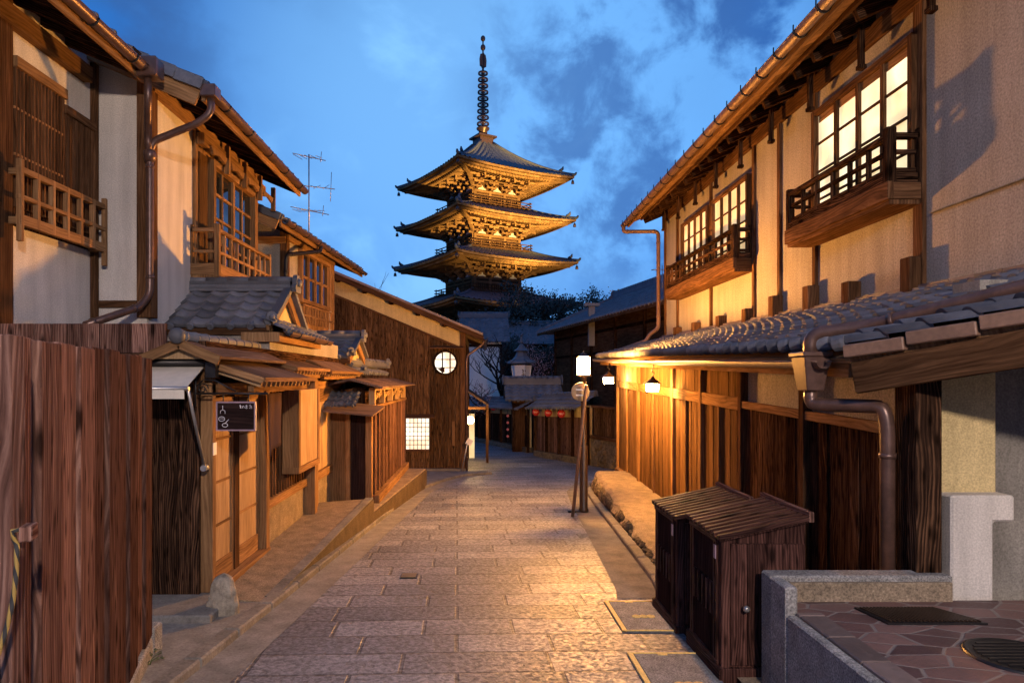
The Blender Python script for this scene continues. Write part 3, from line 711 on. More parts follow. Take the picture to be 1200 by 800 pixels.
    vg.beam(A+vd*.04-V((0,0,.155)), Dd-V((0,0,.155)), .05, .185); vg.build('bargeboard', M['brown'], lr, .005)
    ve = MB()
    for i in range(n):
        p, q = A.lerp(Dd, i/n), A.lerp(Dd, (i+1)/n-.004); hh = V((0,0,-.022+.012)); ve.beam(p+hh+sdv*.035+V((0,0,.02)), q+hh+sdv*.035-V((0,0,.004)), .055, .075)
    ve.build('verge_tiles', M['verge'], lr, .006)
    ev = MB(); ev.beam(A+V((.08, .1, -.10)), B+V((.08, -.02, -.10)), .05, .09); ev.build('eave_fascia', M['honey'], lr)
    # wall of the wing, stepping between posts
    wx = lambda d: 2.5+.0232*(d-4.1)
    zr = lambda d: 1.2+.021*d; zt = lambda d: lerp(1.72, 1.98, (d-4.1)/9.9); zb = -.26
    core = MB(); a, c = 3.96, 13.98
    core.hexa([(wx(a)+.04, a, zb-.3), (wx(c)+.04, c, zb-.3), (wx(c)+.16, c, zb-.3), (wx(a)+.16, a, zb-.3), (wx(a)+.04, a, zt(a)+.05), (wx(c)+.04, c, zt(c)+.05), (wx(c)+.16, c, zt(c)+.05), (wx(a)+.16, a, zt(a)+.05)])
    core.box(wx(c)+.1, 13.82, zb-.3, XW, 13.98, 2.02); core.build('wing_wall', M['plaster'], t)
    posts = [3.99, 5.36, 6.74, 8.07, 9.37, 11.7, 13.75]
    for i, d in enumerate(posts):
        p = MB(); wd = .19 if i == 0 else .085; p.hexa([(wx(d)-.035, d-wd/2, zb), (wx(d)-.035, d+wd/2, zb), (wx(d)+.05, d+wd/2, zb), (wx(d)+.05, d-wd/2, zb), (wx(d)-.035, d-wd/2, zt(d)+.03), (wx(d)-.035, d+wd/2, zt(d)+.03), (wx(d)+.05, d+wd/2, zt(d)+.03), (wx(d)+.05, d-wd/2, zt(d)+.03)])
        p.build('wing_post', M['dark' if i == 0 else 'honey' if i > 2 else 'brown'], t, .004)
    MB().box(2.455, 3.865, -.3, 2.60, 3.955, 1.74, None, 2).build('corner_board', M['dark'], t, .004)
    for i, (d, e) in enumerate(zip(posts, posts[1:])):
        a, c = d+(.1 if i == 0 else .045), e-.045; L = c-a
        bm = MB(); q = .055 if i > 1 else .035
        bm.beam((wx(a)-.0, a, zr(a)-.0), (wx(c)-.0, c, zr(c)), .05, .07 if i < 2 else .13); bm.build('rail', M['honey'], t, .004)
        b = MB()
        boards(b, (wx(a)+.008, a), (wx(c)+.008, c), zb+.05, 0, .155 if i < 2 else .11, .025, .004, (-1, 0, 0), .005, top=lambda f: zr(lerp(a, c, f))-.04)
        b.build('wall_boards', M['dark'] if i < 2 else M['panel'], t)
        if i >= 2:
            b = MB(); boards(b, (wx(a)+.012, a), (wx(c)+.012, c), 0, 0, .08, .02, .003, (-1, 0, 0), .002, top=lambda f: zt(lerp(a, c, f)), bot=lambda f: zr(lerp(a, c, f))+.06)
            b.build('frieze_panel', M['pale' if i == 5 else 'panel'], t)
        if i in (2, 3, 4, 5):
            ms = MB(); m_ = (a+c)/2; ms.beam((wx(m_)-.012, m_, zb+.05), (wx(m_)-.012, m_, zr(m_)-.05), .03, .035, (0,1,0)); ms.build('mullion', M['honey'], t)
        sl_ = MB(); sl_.beam((wx(a)-.03, a, zb+.02), (wx(c)-.03, c, zb+.02), .09, .11); sl_.beam((wx(a)-.09, a, zb-.055), (wx(c)-.09, c, zb-.055), .10, .06)
        sl_.build('sill', M['honey'], t, .004)
    gutter('pent_gutter', t, [A+V((-.06, .18, -.045)), A.lerp(B, .45)+V((-.06, 0, -.055)), B+V((-.05, .05, -.03))], .05, 'gutter')
    hp = MB(); c = A+V((-.07, .33, -.10)); 
    hp.hexa([c+V((-.055,-.07,-.13)), c+V((.055,-.07,-.13)), c+V((.055,.07,-.13)), c+V((-.055,.07,-.13)), c+V((-.085,-.10,.09)), c+V((.085,-.10,.09)), c+V((.085,.10,.09)), c+V((-.085,.10,.09))])
    hp.hexa([c+V((-.095,-.11,.09)), c+V((.095,-.11,.09)), c+V((.095,.11,.09)), c+V((-.095,.11,.09)), c+V((-.095,-.11,.12)), c+V((.095,-.11,.12)), c+V((.095,.11,.12)), c+V((-.095,.11,.12))])
    hp.build('rain_hopper', M['copper'], t, .006)
    pipe('downpipe', t, [c+V((0,0,-.1)), c+V((.0,0,-.22)), (2.40, 4.09, 1.43), (2.415, 4.075, 1.30), (2.415, 4.075, -.05)], .042, 'copper')
    pipe('roof_pipe', t, [c+V((0,.0,.06)), c+V((.0,.0,.24)), rp(.02, .12)+V((.03, .25, .11)), rp(.0, .55)+V((0,.35,.13)), rp(.0, .95)+V((0,.3,.13))], .045, 'copper')
right_house()
def pillar():
    t = thing('gate_pillar', 'ochre plaster gate pillar on a stepped pedestal beside the brick terrace', 'pillar', (2.8, 4.1, .36))
    x0, x1 = X(1101, 4.02), X(1168, 4.02)
    MB().box(x0, 4.02, .9, x1, 4.3, 1.76).build('shaft', M['plaster_yellow'], t, .01)
    MB().prism([(X(1115, 3.9), 3.9, .30), (X(1165, 3.9), 3.9, .30), (X(1165, 3.9), 3.9, .78), (X(1190, 3.9), 3.9, .78), (X(1190, 3.9), 3.9, .93), (X(1115, 3.9), 3.9, .93)], (0, .42, 0)).build('pedestal', M['plaster_light'], t, .012)
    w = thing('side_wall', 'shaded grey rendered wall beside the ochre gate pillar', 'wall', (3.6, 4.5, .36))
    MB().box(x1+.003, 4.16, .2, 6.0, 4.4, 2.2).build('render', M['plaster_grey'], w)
    # its side return, seen to the left of the pedestal
pillar()
def terrace():
    t = thing('brick_terrace', 'raised red flagstone terrace with a grey aggregate kerb wall', 'terrace', (2.6, 2.5, g(2.5)))
    zt = .365
    MB().box(1.66, -2.0, .0, 5.0, 3.80, zt).build('brick_paving', M['terrace'], t)
    w = MB(); w.box(1.60, -2, -.35, 1.658, 3.598, zt-.012); w.box(1.60, 3.802, -.35, 2.62, 3.93, .50); w.box(1.597, 3.60, -.35, 1.662, 3.80, .498)
    w.build('kerb_wall', M['granite'], t, .01)
    e = MB(); d = -2.0
    while d < 3.55:
        l = random.uniform(.26, .34); e.box(1.645, d, zt-.065, 1.78, min(3.59, d+l-.006), zt+.006); d += l
    e.build('edge_bricks', M['tile_red'], t, .006)
    sl = MB(); sl.box(1.70, 3.775, zt-.01, 2.60, 3.80, .47); sl.build('kerb_facing', M['aggregate'], t, .004)
    gr = thing('iron_grate', 'rectangular dark iron grate set in the brick terrace', 'grate', (2.2, 3.55, zt))
    x = [X(1003, 3.72), X(1115, 3.72), X(1155, 3.48), X(1050, 3.48)]
    f = MB(); f.hexa([(2.03, 3.42, zt-.02), (2.53, 3.42, zt-.02), (2.42, 3.66, zt-.02), (1.99, 3.66, zt-.02), (2.03, 3.42, zt+.010), (2.53, 3.42, zt+.010), (2.42, 3.66, zt+.010), (1.99, 3.66, zt+.010)])
    f.build('grate_plate', M['iron'], gr)
    b = MB()
    for i in range(22): q = lerp(.02, .98, i/21); b.beam((lerp(2.045, 2.515, q), 3.435, zt+.014), (lerp(2.005, 2.405, q), 3.645, zt+.014), .008, .008)
    b.build('grate_bars', M['pole'], gr)
    c = V((X(1196, 3.02), 3.02, zt)); m = thing('manhole_cover', 'round dark iron manhole cover set in the brick terrace', 'manhole cover', c)
    MB().lathe(c, [(.215, -.02), (.215, .009), (.2, .013), (.19, .009), (.001, .010)], 40).build('cover_disc', M['iron'], m)
    rb = MB()
    for i in range(-4, 5): h = math.sqrt(.17**2-(i*.035)**2); rb.box(c.x-h, c.y+i*.035-.006, zt+.008, c.x+h, c.y+i*.035+.006, zt+.015)
    rb.build('tread_ribs', M['iron'], m)
terrace()
def cabinet():
    zb = g(4.3)-.02; x0, x1, d0, d1 = 1.405, 1.90, 4.02, 4.64
    t = thing('wooden_cabinet', 'dark slatted wooden service cabinet standing against the kerb wall of the brick terrace', 'cabinet', ((x0+x1)/2, (d0+d1)/2, zb), 'wooden service cabinets by the boarded wall')
    zl, zr_ = .655, .77                      # side heights under the sloping top
    fr = MB()
    for (x, d, z) in ((x0, d0, zl), (x1-.05, d0, zr_-.01), (x0, d1-.05, zl), (x1-.05, d1-.05, zr_-.01)): fr.box(x, d, zb, x+.05, d+.05, z, None, 2)
    fr.box(x0+.012, d0+.012, zb, x1-.012, d1-.012, zl-.012); fr.build('cabinet_body', M['cover'], t, .004)
    pl_ = MB(); pl_.box(x0-.02, d0-.02, zb-.02, x1, d1+.02, zb+.10); pl_.build('plinth', M['cover'], t, .005)
    tp = MB(); n = 9; tp.slab((x0-.02, d0-.03, zl+.01), (x1+.02, d0-.03, zr_+.01), (x1+.02, d1+.03, zr_+.01), (x0-.02, d1+.03, zl+.01), .02)
    to = tp.build('top', M['cover'], t); sl = MB()
    for i in range(n):
        d = lerp(d0-.025, d1-.02, i/(n-1)); sl.hexa([(x0-.03, d-.018, zl), (x1+.01, d-.018, zr_), (x1+.01, d+.018, zr_), (x0-.03, d+.018, zl), (x0-.03, d-.018, zl+.028), (x1+.01, d-.018, zr_+.028), (x1+.01, d+.018, zr_+.028), (x0-.03, d+.018, zl+.028)])
    sl.build('top_slats', M['cover'], to, .004)
    eb = MB(); eb.beam((x1+.015, d0-.045, zr_+.02), (x1+.015, d1+.045, zr_+.02), .03, .06); eb.build('back_edge', M['fence'], to, .003)
    dr = MB(); boards(dr, (x0+.055, d0-.004), (x1-.004, d0-.004), zb+.115, zl-.03, .105, .02, .003, (0,-1,0), .001); do = dr.build('door', M['cover'], t, .002)
    gb = MB(); boards(gb, (x0+.05, d0+.004), (x1-.004, d0+.004), zl-.028, 0, .11, .02, .003, (0,-1,0), .001, top=lambda f: lerp(zl, zr_, f)-.005); gb.build('gable_board', M['cover'], t)
    MB().lathe((x0+.13, d0-.02, zb+.46), [(.012, 0), (.012, .012), (.02, .02), (.02, .03), (.008, .04)], 12, (0,-1,0)).build('knob', M['steel'], do)
    # street side: two recessed dark panels with slats between, louvred strips at the ends
    pn = MB()
    a, c = d0+.13, d1-.13; h = zl-zb-.14
    pn.box(x0-.004, a, zb+.12, x0+.013, c, zb+.12+h*.34, None, 2); pn.build('recessed_panel', M['board'], t); pn = MB(); pn.box(x0-.004, a, zb+.12+h*.62, x0+.013, c, zl-.03, None, 2); pn.build('recessed_panel', M['board'], t)
    sb = MB()
    for i in range(5): q = lerp(a+.01, c-.03, i/4); sb.box(x0-.016, q, zb+.12+h*.345, x0+.012, q+.03, zb+.12+h*.615, None, 2)
    for q in (d0+.052, d0+.09, d1-.12, d1-.085): sb.box(x0-.014, q, zb+.105, x0+.012, q+.027, zl-.004, None, 2)
    sb.box(x0-.018, d0+.045, zb+.10, x0+.01, d1-.045, zb+.125); sb.box(x0-.018, d0+.045, zl-.035, x0+.01, d1-.045, zl-.008); sb.build('slats', M['cover'], t, .003)
    MB().box(x0-.02, d0+.052, zl-.13, x0-.0145, d0+.085, zl-.05).build('paper_tag', M['pinkframe'], t)
    dup(t, (-.025, .83, -.055), 'dark slatted wooden service cabinet standing closer to the stone ledge than its twin', 'wooden service cabinets by the boarded wall')
cabinet()
# ------------------------------------------------------------------ street lamp, round sign, wall lanterns
def street_lamp():
    x, d = X(684, 10.4), 10.4; zb = g(d); t = thing('street_lamp', 'slim brown street lamp post with a glowing box lantern on top', 'street lamp', (x, d, zb))
    MB().lathe((x, d, zb), [(.075, 0), (.075, .05), (.062, .07), (.062, 1.0), (.045, 1.03), (.04, 2.05), (.055, 2.06), (.055, 2.1)], 16).build('post', M['pole'], t)
    zl = Z(439, d); fr = MB(); s_ = .085
    for a in (-1, 1):
        for b in (-1, 1): fr.box(x+a*s_-.007, d+b*s_-.007, zl, x+a*s_+.007, d+b*s_+.007, zl+.27)
    fr.box(x-.1, d-.1, zl-.025, x+.1, d+.1, zl); fr.build('lantern_frame', M['pole'], t)
    MB().box(x-.075, d-.075, zl+.004, x+.075, d+.075, zl+.262).build('lantern_glass', M['lampglass'], t)
    MB().lathe((x, d, zl+.272), [(.115, 0), (.12, .012), (.04, .05), (.012, .07), (.012, .09)], 4, (0,0,1), False).build('lantern_cap', M['pole'], t)
    ft = MB(); ft.box(x-.24, d-.05, zb+.002, x-.06, d+.03, zb+.03); ft.build('foot_plate', M['iron'], t)
street_lamp()
def round_sign():
    d = 10.0; a = P(671, 590, d); a.z = g(d); b = P(686, 462, d-.05); t = thing('road_sign', 'round pale road sign on a leaning yellowish pole beside the street lamp', 'road sign', a)
    MB().tube([a, lerp(a, b, .55), b, b+(b-a).normalized()*.14], .026, 10).build('sign_pole', M['gutter'], t)
    c = P(680, 459, d+.03); n = V((.12, -1, .05)).normalized(); q = MB(); q.lathe(c, [(.135, 0), (.138, .004), (.135, .008), (.001, .009)], 32, n); q.build('sign_disc', M['signback'], t)
    q = MB(); q.beam(c+n*.02+V((-.07,0,.03)), c+n*.02+V((.07,0,.03)), .012, .02); q.beam(c+n*.02+V((-.07,0,-.05)), c+n*.02+V((.07,0,-.05)), .012, .02); q.build('clamp', M['steel'], t)
round_sign()
def lantern(label, c, s_, hook):
    t = thing('hanging_lantern', label, 'lantern', c, 'lanterns along the pent eave'); c = V(c)
    ca = MB(); ca.lathe(c, [(s_*.95, .30*s_), (s_*1.3, .26*s_), (s_*1.25, .32*s_), (s_*.35, .95*s_), (s_*.18, 1.25*s_), (.01, 1.3*s_)], 16); ca.build('lamp_shade', M['pole'], t)
    MB().lathe(c, [(s_*.62, -.78*s_), (s_*.82, -.7*s_), (s_*.86, .2*s_), (s_*.8, .27*s_)], 16).build('lamp_glass', M['lampglass2'], t)
    cg = MB()
    for i in range(8): a = i*math.pi/4; cg.tube([c+V((math.cos(a)*s_*.9, math.sin(a)*s_*.9, -.78*s_)), c+V((math.cos(a)*s_*.92, math.sin(a)*s_*.92, .3*s_))], .004, 5)
    cg.lathe(c, [(s_*.6, -.84*s_), (s_*.93, -.84*s_), (s_*.93, -.76*s_), (s_*.6, -.76*s_), (s_*.6, -.84*s_)], 16, cap=False); cg.build('cage', M['iron'], t)
    k = MB(); k.tube([c+V((0,0,1.25*s_)), c+V((.02,0,1.7*s_)), c+V((-.015,0,2.0*s_)), c+V((.0,0,2.3*s_)), hook], .008, 6); k.build('hook', M['iron'], t)
lantern('small shaded lantern glowing on a hook under the eave, in front of the panelled wall', (2.31, 9.3, Z(452, 9.3)), .10, (2.34, 9.3, 1.82))
lantern('small bright lantern under the far end of the pent eave, behind the street lamp', (X(713, 12.8), 12.8, Z(444, 12.8)), .11, (2.42, 12.8, 1.92))
# ------------------------------------------------------------------ LEFT: near townhouse with lattice bay
def tiled_roof(par, ex, d0, d1, ez, sl, run, dirx=-1, mat='tile', ex1=None, rafters=.36, verge=True, deckw=.9, gut=True, pitch=.28):
    """eave along the street from d0 to d1, rising away from it"""
    e1 = ex if ex1 is None else ex1; u = V((0,0,.055))
    A, B = V((ex, d0, ez)), V((e1, d1, ez)); up = V((dirx*run, 0, run*sl)); C, Dd = B+up, A+up
    ro = tiles(MB(), A+u, B+u, C+u, Dd+u, pitch, .26, .035, .022, 's', .045).build('roof', M[mat], par)
    dk = MB(); n = 14
    w = V((dirx*deckw, 0, deckw*sl))
    dk.slab(A+V((0,0,.03)), B+V((0,0,.03)), C+V((0,0,.03)), Dd+V((0,0,.03)), .03); dk.build('roof_deck', M['brown'], ro)
    k = max(2, round((d1-d0)/rafters))
    for i in range(k+1):
        f = (i+.25)/(k+.5); p = A.lerp(B, f)+V((0,0,-.045)); r = MB(); r.beam(p+V((dirx*.04, 0, .04*sl)), p+w, .05, .08); r.build('rafter', M['dark'], ro)
    fa = MB(); fa.beam(A+V((dirx*.02, 0, -.03)), B+V((dirx*.02, 0, -.03)), .035, .12); fa.build('fascia', M['honey'], ro, .004)
    if verge:
        vb = MB(); vb.beam(A+V((dirx*.06, -.012, -.06)), Dd+V((0, -.012, -.06)), .04, .17); vb.build('bargeboard', M['honey'], ro, .004)
        vt = MB(); n = round(run/.27)
        for i in range(n):
            p, q = A.lerp(Dd, i/n), A.lerp(Dd, (i+.99)/n); vt.beam(p+V((0,-.02,.085)), q+V((0,-.02,.075)), .12, .06); vt.beam(p+V((0,-.07,.05)), q+V((0,-.07,.04)), .03, .11)
        vt.build('verge_tiles', M[mat], ro, .004)
    if gut: gutter('gutter', par, [A+V((-dirx*.06, .02, .01)), B+V((-dirx*.06, 0, -.005))], .055, 'copper', .6)
    return ro
def house_a():
    t = thing('townhouse', 'plaster townhouse with a slatted lattice window above the charred board wall', 'house', (-3.86, 5, g(5)))
    x = -3.86
    MB().box(-7, 2.0, -.2, x, 6.79, 4.74).build('wall', M['plaster_light'], t)
    for d, w in ((5.44, .2), (6.74, .07)):
        MB().box(x-.05, d-w/2, 2.0, x+.05, d+w/2, 4.7, None, 2).build('post', M['brown'], t, .004)
    b = MB(); d0, d1, dm = 5.56, 6.70, 6.22
    b.box(x-.01, d0, 2.85, x+.012, d1, 4.12); wo = b.build('lattice_window', M['dark'], t)
    sl = MB(); n = 15
    for i in range(n): d = lerp(d0+.02, dm-.01, i/(n-1)); sl.box(x+.013, d-.008, 3.0, x+.05, d+.008, 4.14, None, 2)
    n = 11
    for i in range(n): d = lerp(dm+.03, d1-.01, i/(n-1)); sl.box(x+.013, d-.018, 3.0, x+.035, d+.018, 4.02, None, 2)
    sl.build('lattice_bars', M['brown'], wo)
    for z in (3.42, 3.80): MB().box(x+.03, d0, z, x+.046, dm, z+.02).build('lattice_rail', M['honey'], wo)
    l = MB(); l.box(x, d0, 4.14, x+.07, dm+.02, 4.23); l.build('lintel', M['honey'], t, .004)
    l = MB(); l.box(x, dm+.022, 4.02, x+.06, d1+.02, 4.10); l.build('lintel', M['brown'], t, .004)
    gr = MB(); gx = x+.14
    for z, h in ((2.83, .085), (3.04, .035), (3.25, .05)): gr.box(gx-.02, d0-.1, z, gx+.025, d1+.02, z+h)
    n = 6
    for i in range(n+1): d = lerp(d0-.08, d1, i/n); gr.box(gx-.018, d-.018, 2.83 if i not in (0, n) else 2.7, gx+.027, d+.018, 3.30 if i not in (0, n) else 3.36, None, 2)
    for d in (d0-.06, d1-.02): gr.box(x, d-.02, 2.84, gx-.02, d+.02, 2.9); gr.box(x, d-.02, 3.24, gx-.02, d+.02, 3.29)
    gr.build('window_grille', M['honey'], t, .003)
    be = MB(); be.box(x-.02, 2, 4.45, x+.09, 6.6, 4.60); be.build('eave_beam', M['honey'], t, .005)
    tiled_roof(t, -3.2, 2.0, 6.42, 4.49, .42, 3.4)
    ge = MB(); ge.box(-3.25, 6.30, 4.40, -3.02, 6.48, 4.58); ge.build('rain_hopper', M['copper'], t, .01)
    pipe('downpipe', t, [(-3.14, 6.40, 4.42), (-3.14, 6.40, 4.2), (-3.27, 6.66, 3.98), (-3.27, 6.69, 3.8)], .035)
house_a()
# ------------------------------------------------------------------ LEFT: second townhouse with window bay and balcony
def house_b():
    t = thing('townhouse', 'plaster townhouse with a balconied wooden window bay above the tiled porch roof', 'house', (-3.35, 8.4, g(8)))
    x = -3.35; f = lambda xx: 4.40+.42*(-2.72-xx)-.01
    w = MB(); w.prism([(-7, 6.8, .4), (x, 6.8, .4), (x, 6.8, f(x)), (-6.1, 6.8, f(-6.1)), (-7, 6.8, f(-6.1)-.35)], (0, 3.25, 0)); w.build('wall', M['plaster_light'], t)
    MB().box(-3.43, 6.755, 2.2, -3.285, 6.90, 4.62, None, 2).build('post', M['brown'], t, .006)
    for d, wd in ((7.9, .06), (10.0, .09)): MB().box(x-.03, d-wd/2, 2.2, x+.04, d+wd/2, 4.66, None, 2).build('post', M['honey'], t, .004)
    MB().box(-4.3, 6.765, 2.30, -3.44, 6.797, 2.37).build('base_trim', M['brown'], t, .004)
    # honey timber bay
    b = MB(); boards(b, (x+.02, 7.94), (x+.02, 9.95), 2.4, 4.60, .2, .03, .002, (1,0,0), .001); b.build('bay_boards', M['honey'], t)
    ribbon_window(t, 'window', (x+.03, 8.32), (0, 1), 2.98, 4.18, 1.42, 4, 4, 'honey', 'glass', .07, .03, .07, (1,0,0), 2, .06)
    sh = MB(); sh.box(x+.022, 7.98, 2.95, x+.035, 8.22, 4.25); sh.build('shutter_panel', M['panel'], t)
    lb = MB(); lb.beam((x+.10, 7.85, 4.36), (x+.10, 10.08, 4.36), .09, .13); lb.beam((x+.03, 6.8, 4.52), (x+.03, 10.1, 4.52), .1, .12); lb.build('lintel', M['honey'], t, .006)
    for i in range(4):
        d = 8.0+i*.62; br = MB(); br.prism([(x+.14, d, 4.33), (x+.14, d+.5, 4.33), (x+.14, d+.44, 4.24), (x+.14, d+.25, 4.28), (x+.14, d+.06, 4.24)], (.03, 0, 0)); br.box(x+.12, d+.53, 4.15, x+.18, d+.58, 4.5); br.build('carved_bracket', M['honey'], t)
    fl = MB(); fl.box(x, 7.82, 2.72, -3.03, 9.74, 2.80); fl.build('balcony', M['honey'], t, .004)
    railing(t, 'balcony_railing', (-3.05, 7.84), (-3.05, 9.72), 2.79, 3.32, 9, 'honey', [(x, 7.84), (x, 9.72)], 1, .04, .055)
    tiled_roof(t, -2.72, 6.68, 10.2, 4.40, .42, 3.4, deckw=.8)
    back = MB(); back.slab((-6.13, 6.7, 5.86), (-6.13, 10.2, 5.86), (-7.6, 10.2, 5.2), (-7.6, 6.7, 5.2), .06); back.build('back_roof', M['tile'], t)
    rg = MB(); ridge(rg, (-6.12, 6.62, 5.86), (-6.12, 10.22, 5.86), .2, .18); rg.build('roof_ridge', M['tile'], t)
    pe = MB(); pe.box(-3.48, 6.45, 4.58, -3.30, 6.8, 4.74); pe.build('purlin_end', M['dark'], t, .006)
    hp = MB(); hp.box(-2.75, 6.62, 4.34, -2.60, 6.78, 4.46); hp.build('rain_hopper', M['copper'], t, .008)
    pipe('downpipe', t, [(-2.67, 6.70, 4.36), (-2.67, 6.70, 4.20), (-2.80, 6.70, 4.10), (-3.22, 6.70, 3.93), (-3.27, 6.70, 3.84), (-3.27, 6.70, 2.42), (-3.33, 6.62, 2.29), P(100, 381, 6.0)], .036)
    MB().lathe((-3.27, 6.70, 3.72), [(.045, 0), (.06, .06), (.06, .1), (.05, .11)], 10).build('pipe_hopper', M['copper'], t)
house_b()
def porch_gable(label, xg, xb, de, dr, df, ze, zr, loc, pent=True):
    t = thing('porch_roof', label, 'roof', loc, None); m = M['tile']
    A, B, C, Dd = (xb, de, ze), (xg, de, ze), (xg, dr, zr), (xb, dr, zr)
    tl = tiles(MB(), A, B, C, Dd, .2, .17, .035, .022, 's', .04); tiles(tl, (xg, df, ze), (xb, df, ze), (xb, dr, zr), (xg, dr, zr), .2, .2, .035, .02, 's')
    ro = tl.build('roof_tiles', m, t)
    rg = MB(); ridge(rg, (xb, dr, zr-.01), (xg+.02, dr, zr-.01), .16, .12, .045); rg.build('ridge_tiles', m, t)
    on = MB(); oni(on, (xg+.05, dr, zr-.02), (1, 0, 0), .2); oni(on, (xg-.02, de+.05, ze+.03), (.6, -1, 0), .13); on.build('ridge_end_tile', m, t)
    ga = MB(); ga.prism([(xg-.10, de+.08, ze-.02), (xg-.10, df-.08, ze-.02), (xg-.10, dr, zr-.06)], (.03, 0, 0)); ga.build('gable_board', M['plaster_yellow'], t)
    bb = MB()
    for d in (de, df): bb.beam((xg-.03, d, ze-.04), (xg-.03, dr, zr-.05), .035, .11, (1,0,0) if False else (0,0,1))
    bb.build('bargeboard', M['honey'], t)
    vt = MB()
    for d in (de, df): vt.beam((xg+.0, d, ze+.05), (xg+.0, dr, zr+.05), .09, .05)
    vt.build('verge_tiles', m, t)
    un = MB(); un.box(xb, de+.06, ze-.22, xg-.11, df-.06, ze-.05); un.beam((xb, de+.02, ze-.05), (xg-.02, de+.02, ze-.05), .04, .07); un.build('wall_plate', M['brown'], t)
    if pent:
        pt = tiles(MB(), (xg+.17, de-.06, ze-.05), (xg+.17, df+.45, ze-.05), (xg-.10, df+.45, ze+.10), (xg-.10, de-.06, ze+.10), .17, .15, .03, .018, 'round', .035).build('skirt_roof', m, t)
        MB().box(xg-.3, de-.04, ze-.16, xg+.10, df+.43, ze-.06).build('skirt_soffit', M['honey'], t)
        gutter('gutter', t, [(xg+.21, de-.08, ze-.06), (xg+.21, df+.48, ze-.07)], .045, 'copper', .5)
    return t
porch_gable('larger of two small tiled gable roofs over the shop, below the balconied bay', -2.22, -3.9, 7.15, 7.85, 8.5, 2.14, 2.60, (-3, 7.8, 2.1))
porch_gable('smaller tiled gable roof between the shop and the board gatehouse', -2.05, -3.2, 10.6, 11.3, 11.95, 1.92, 2.22, (-2.6, 11.3, 1.9), False)
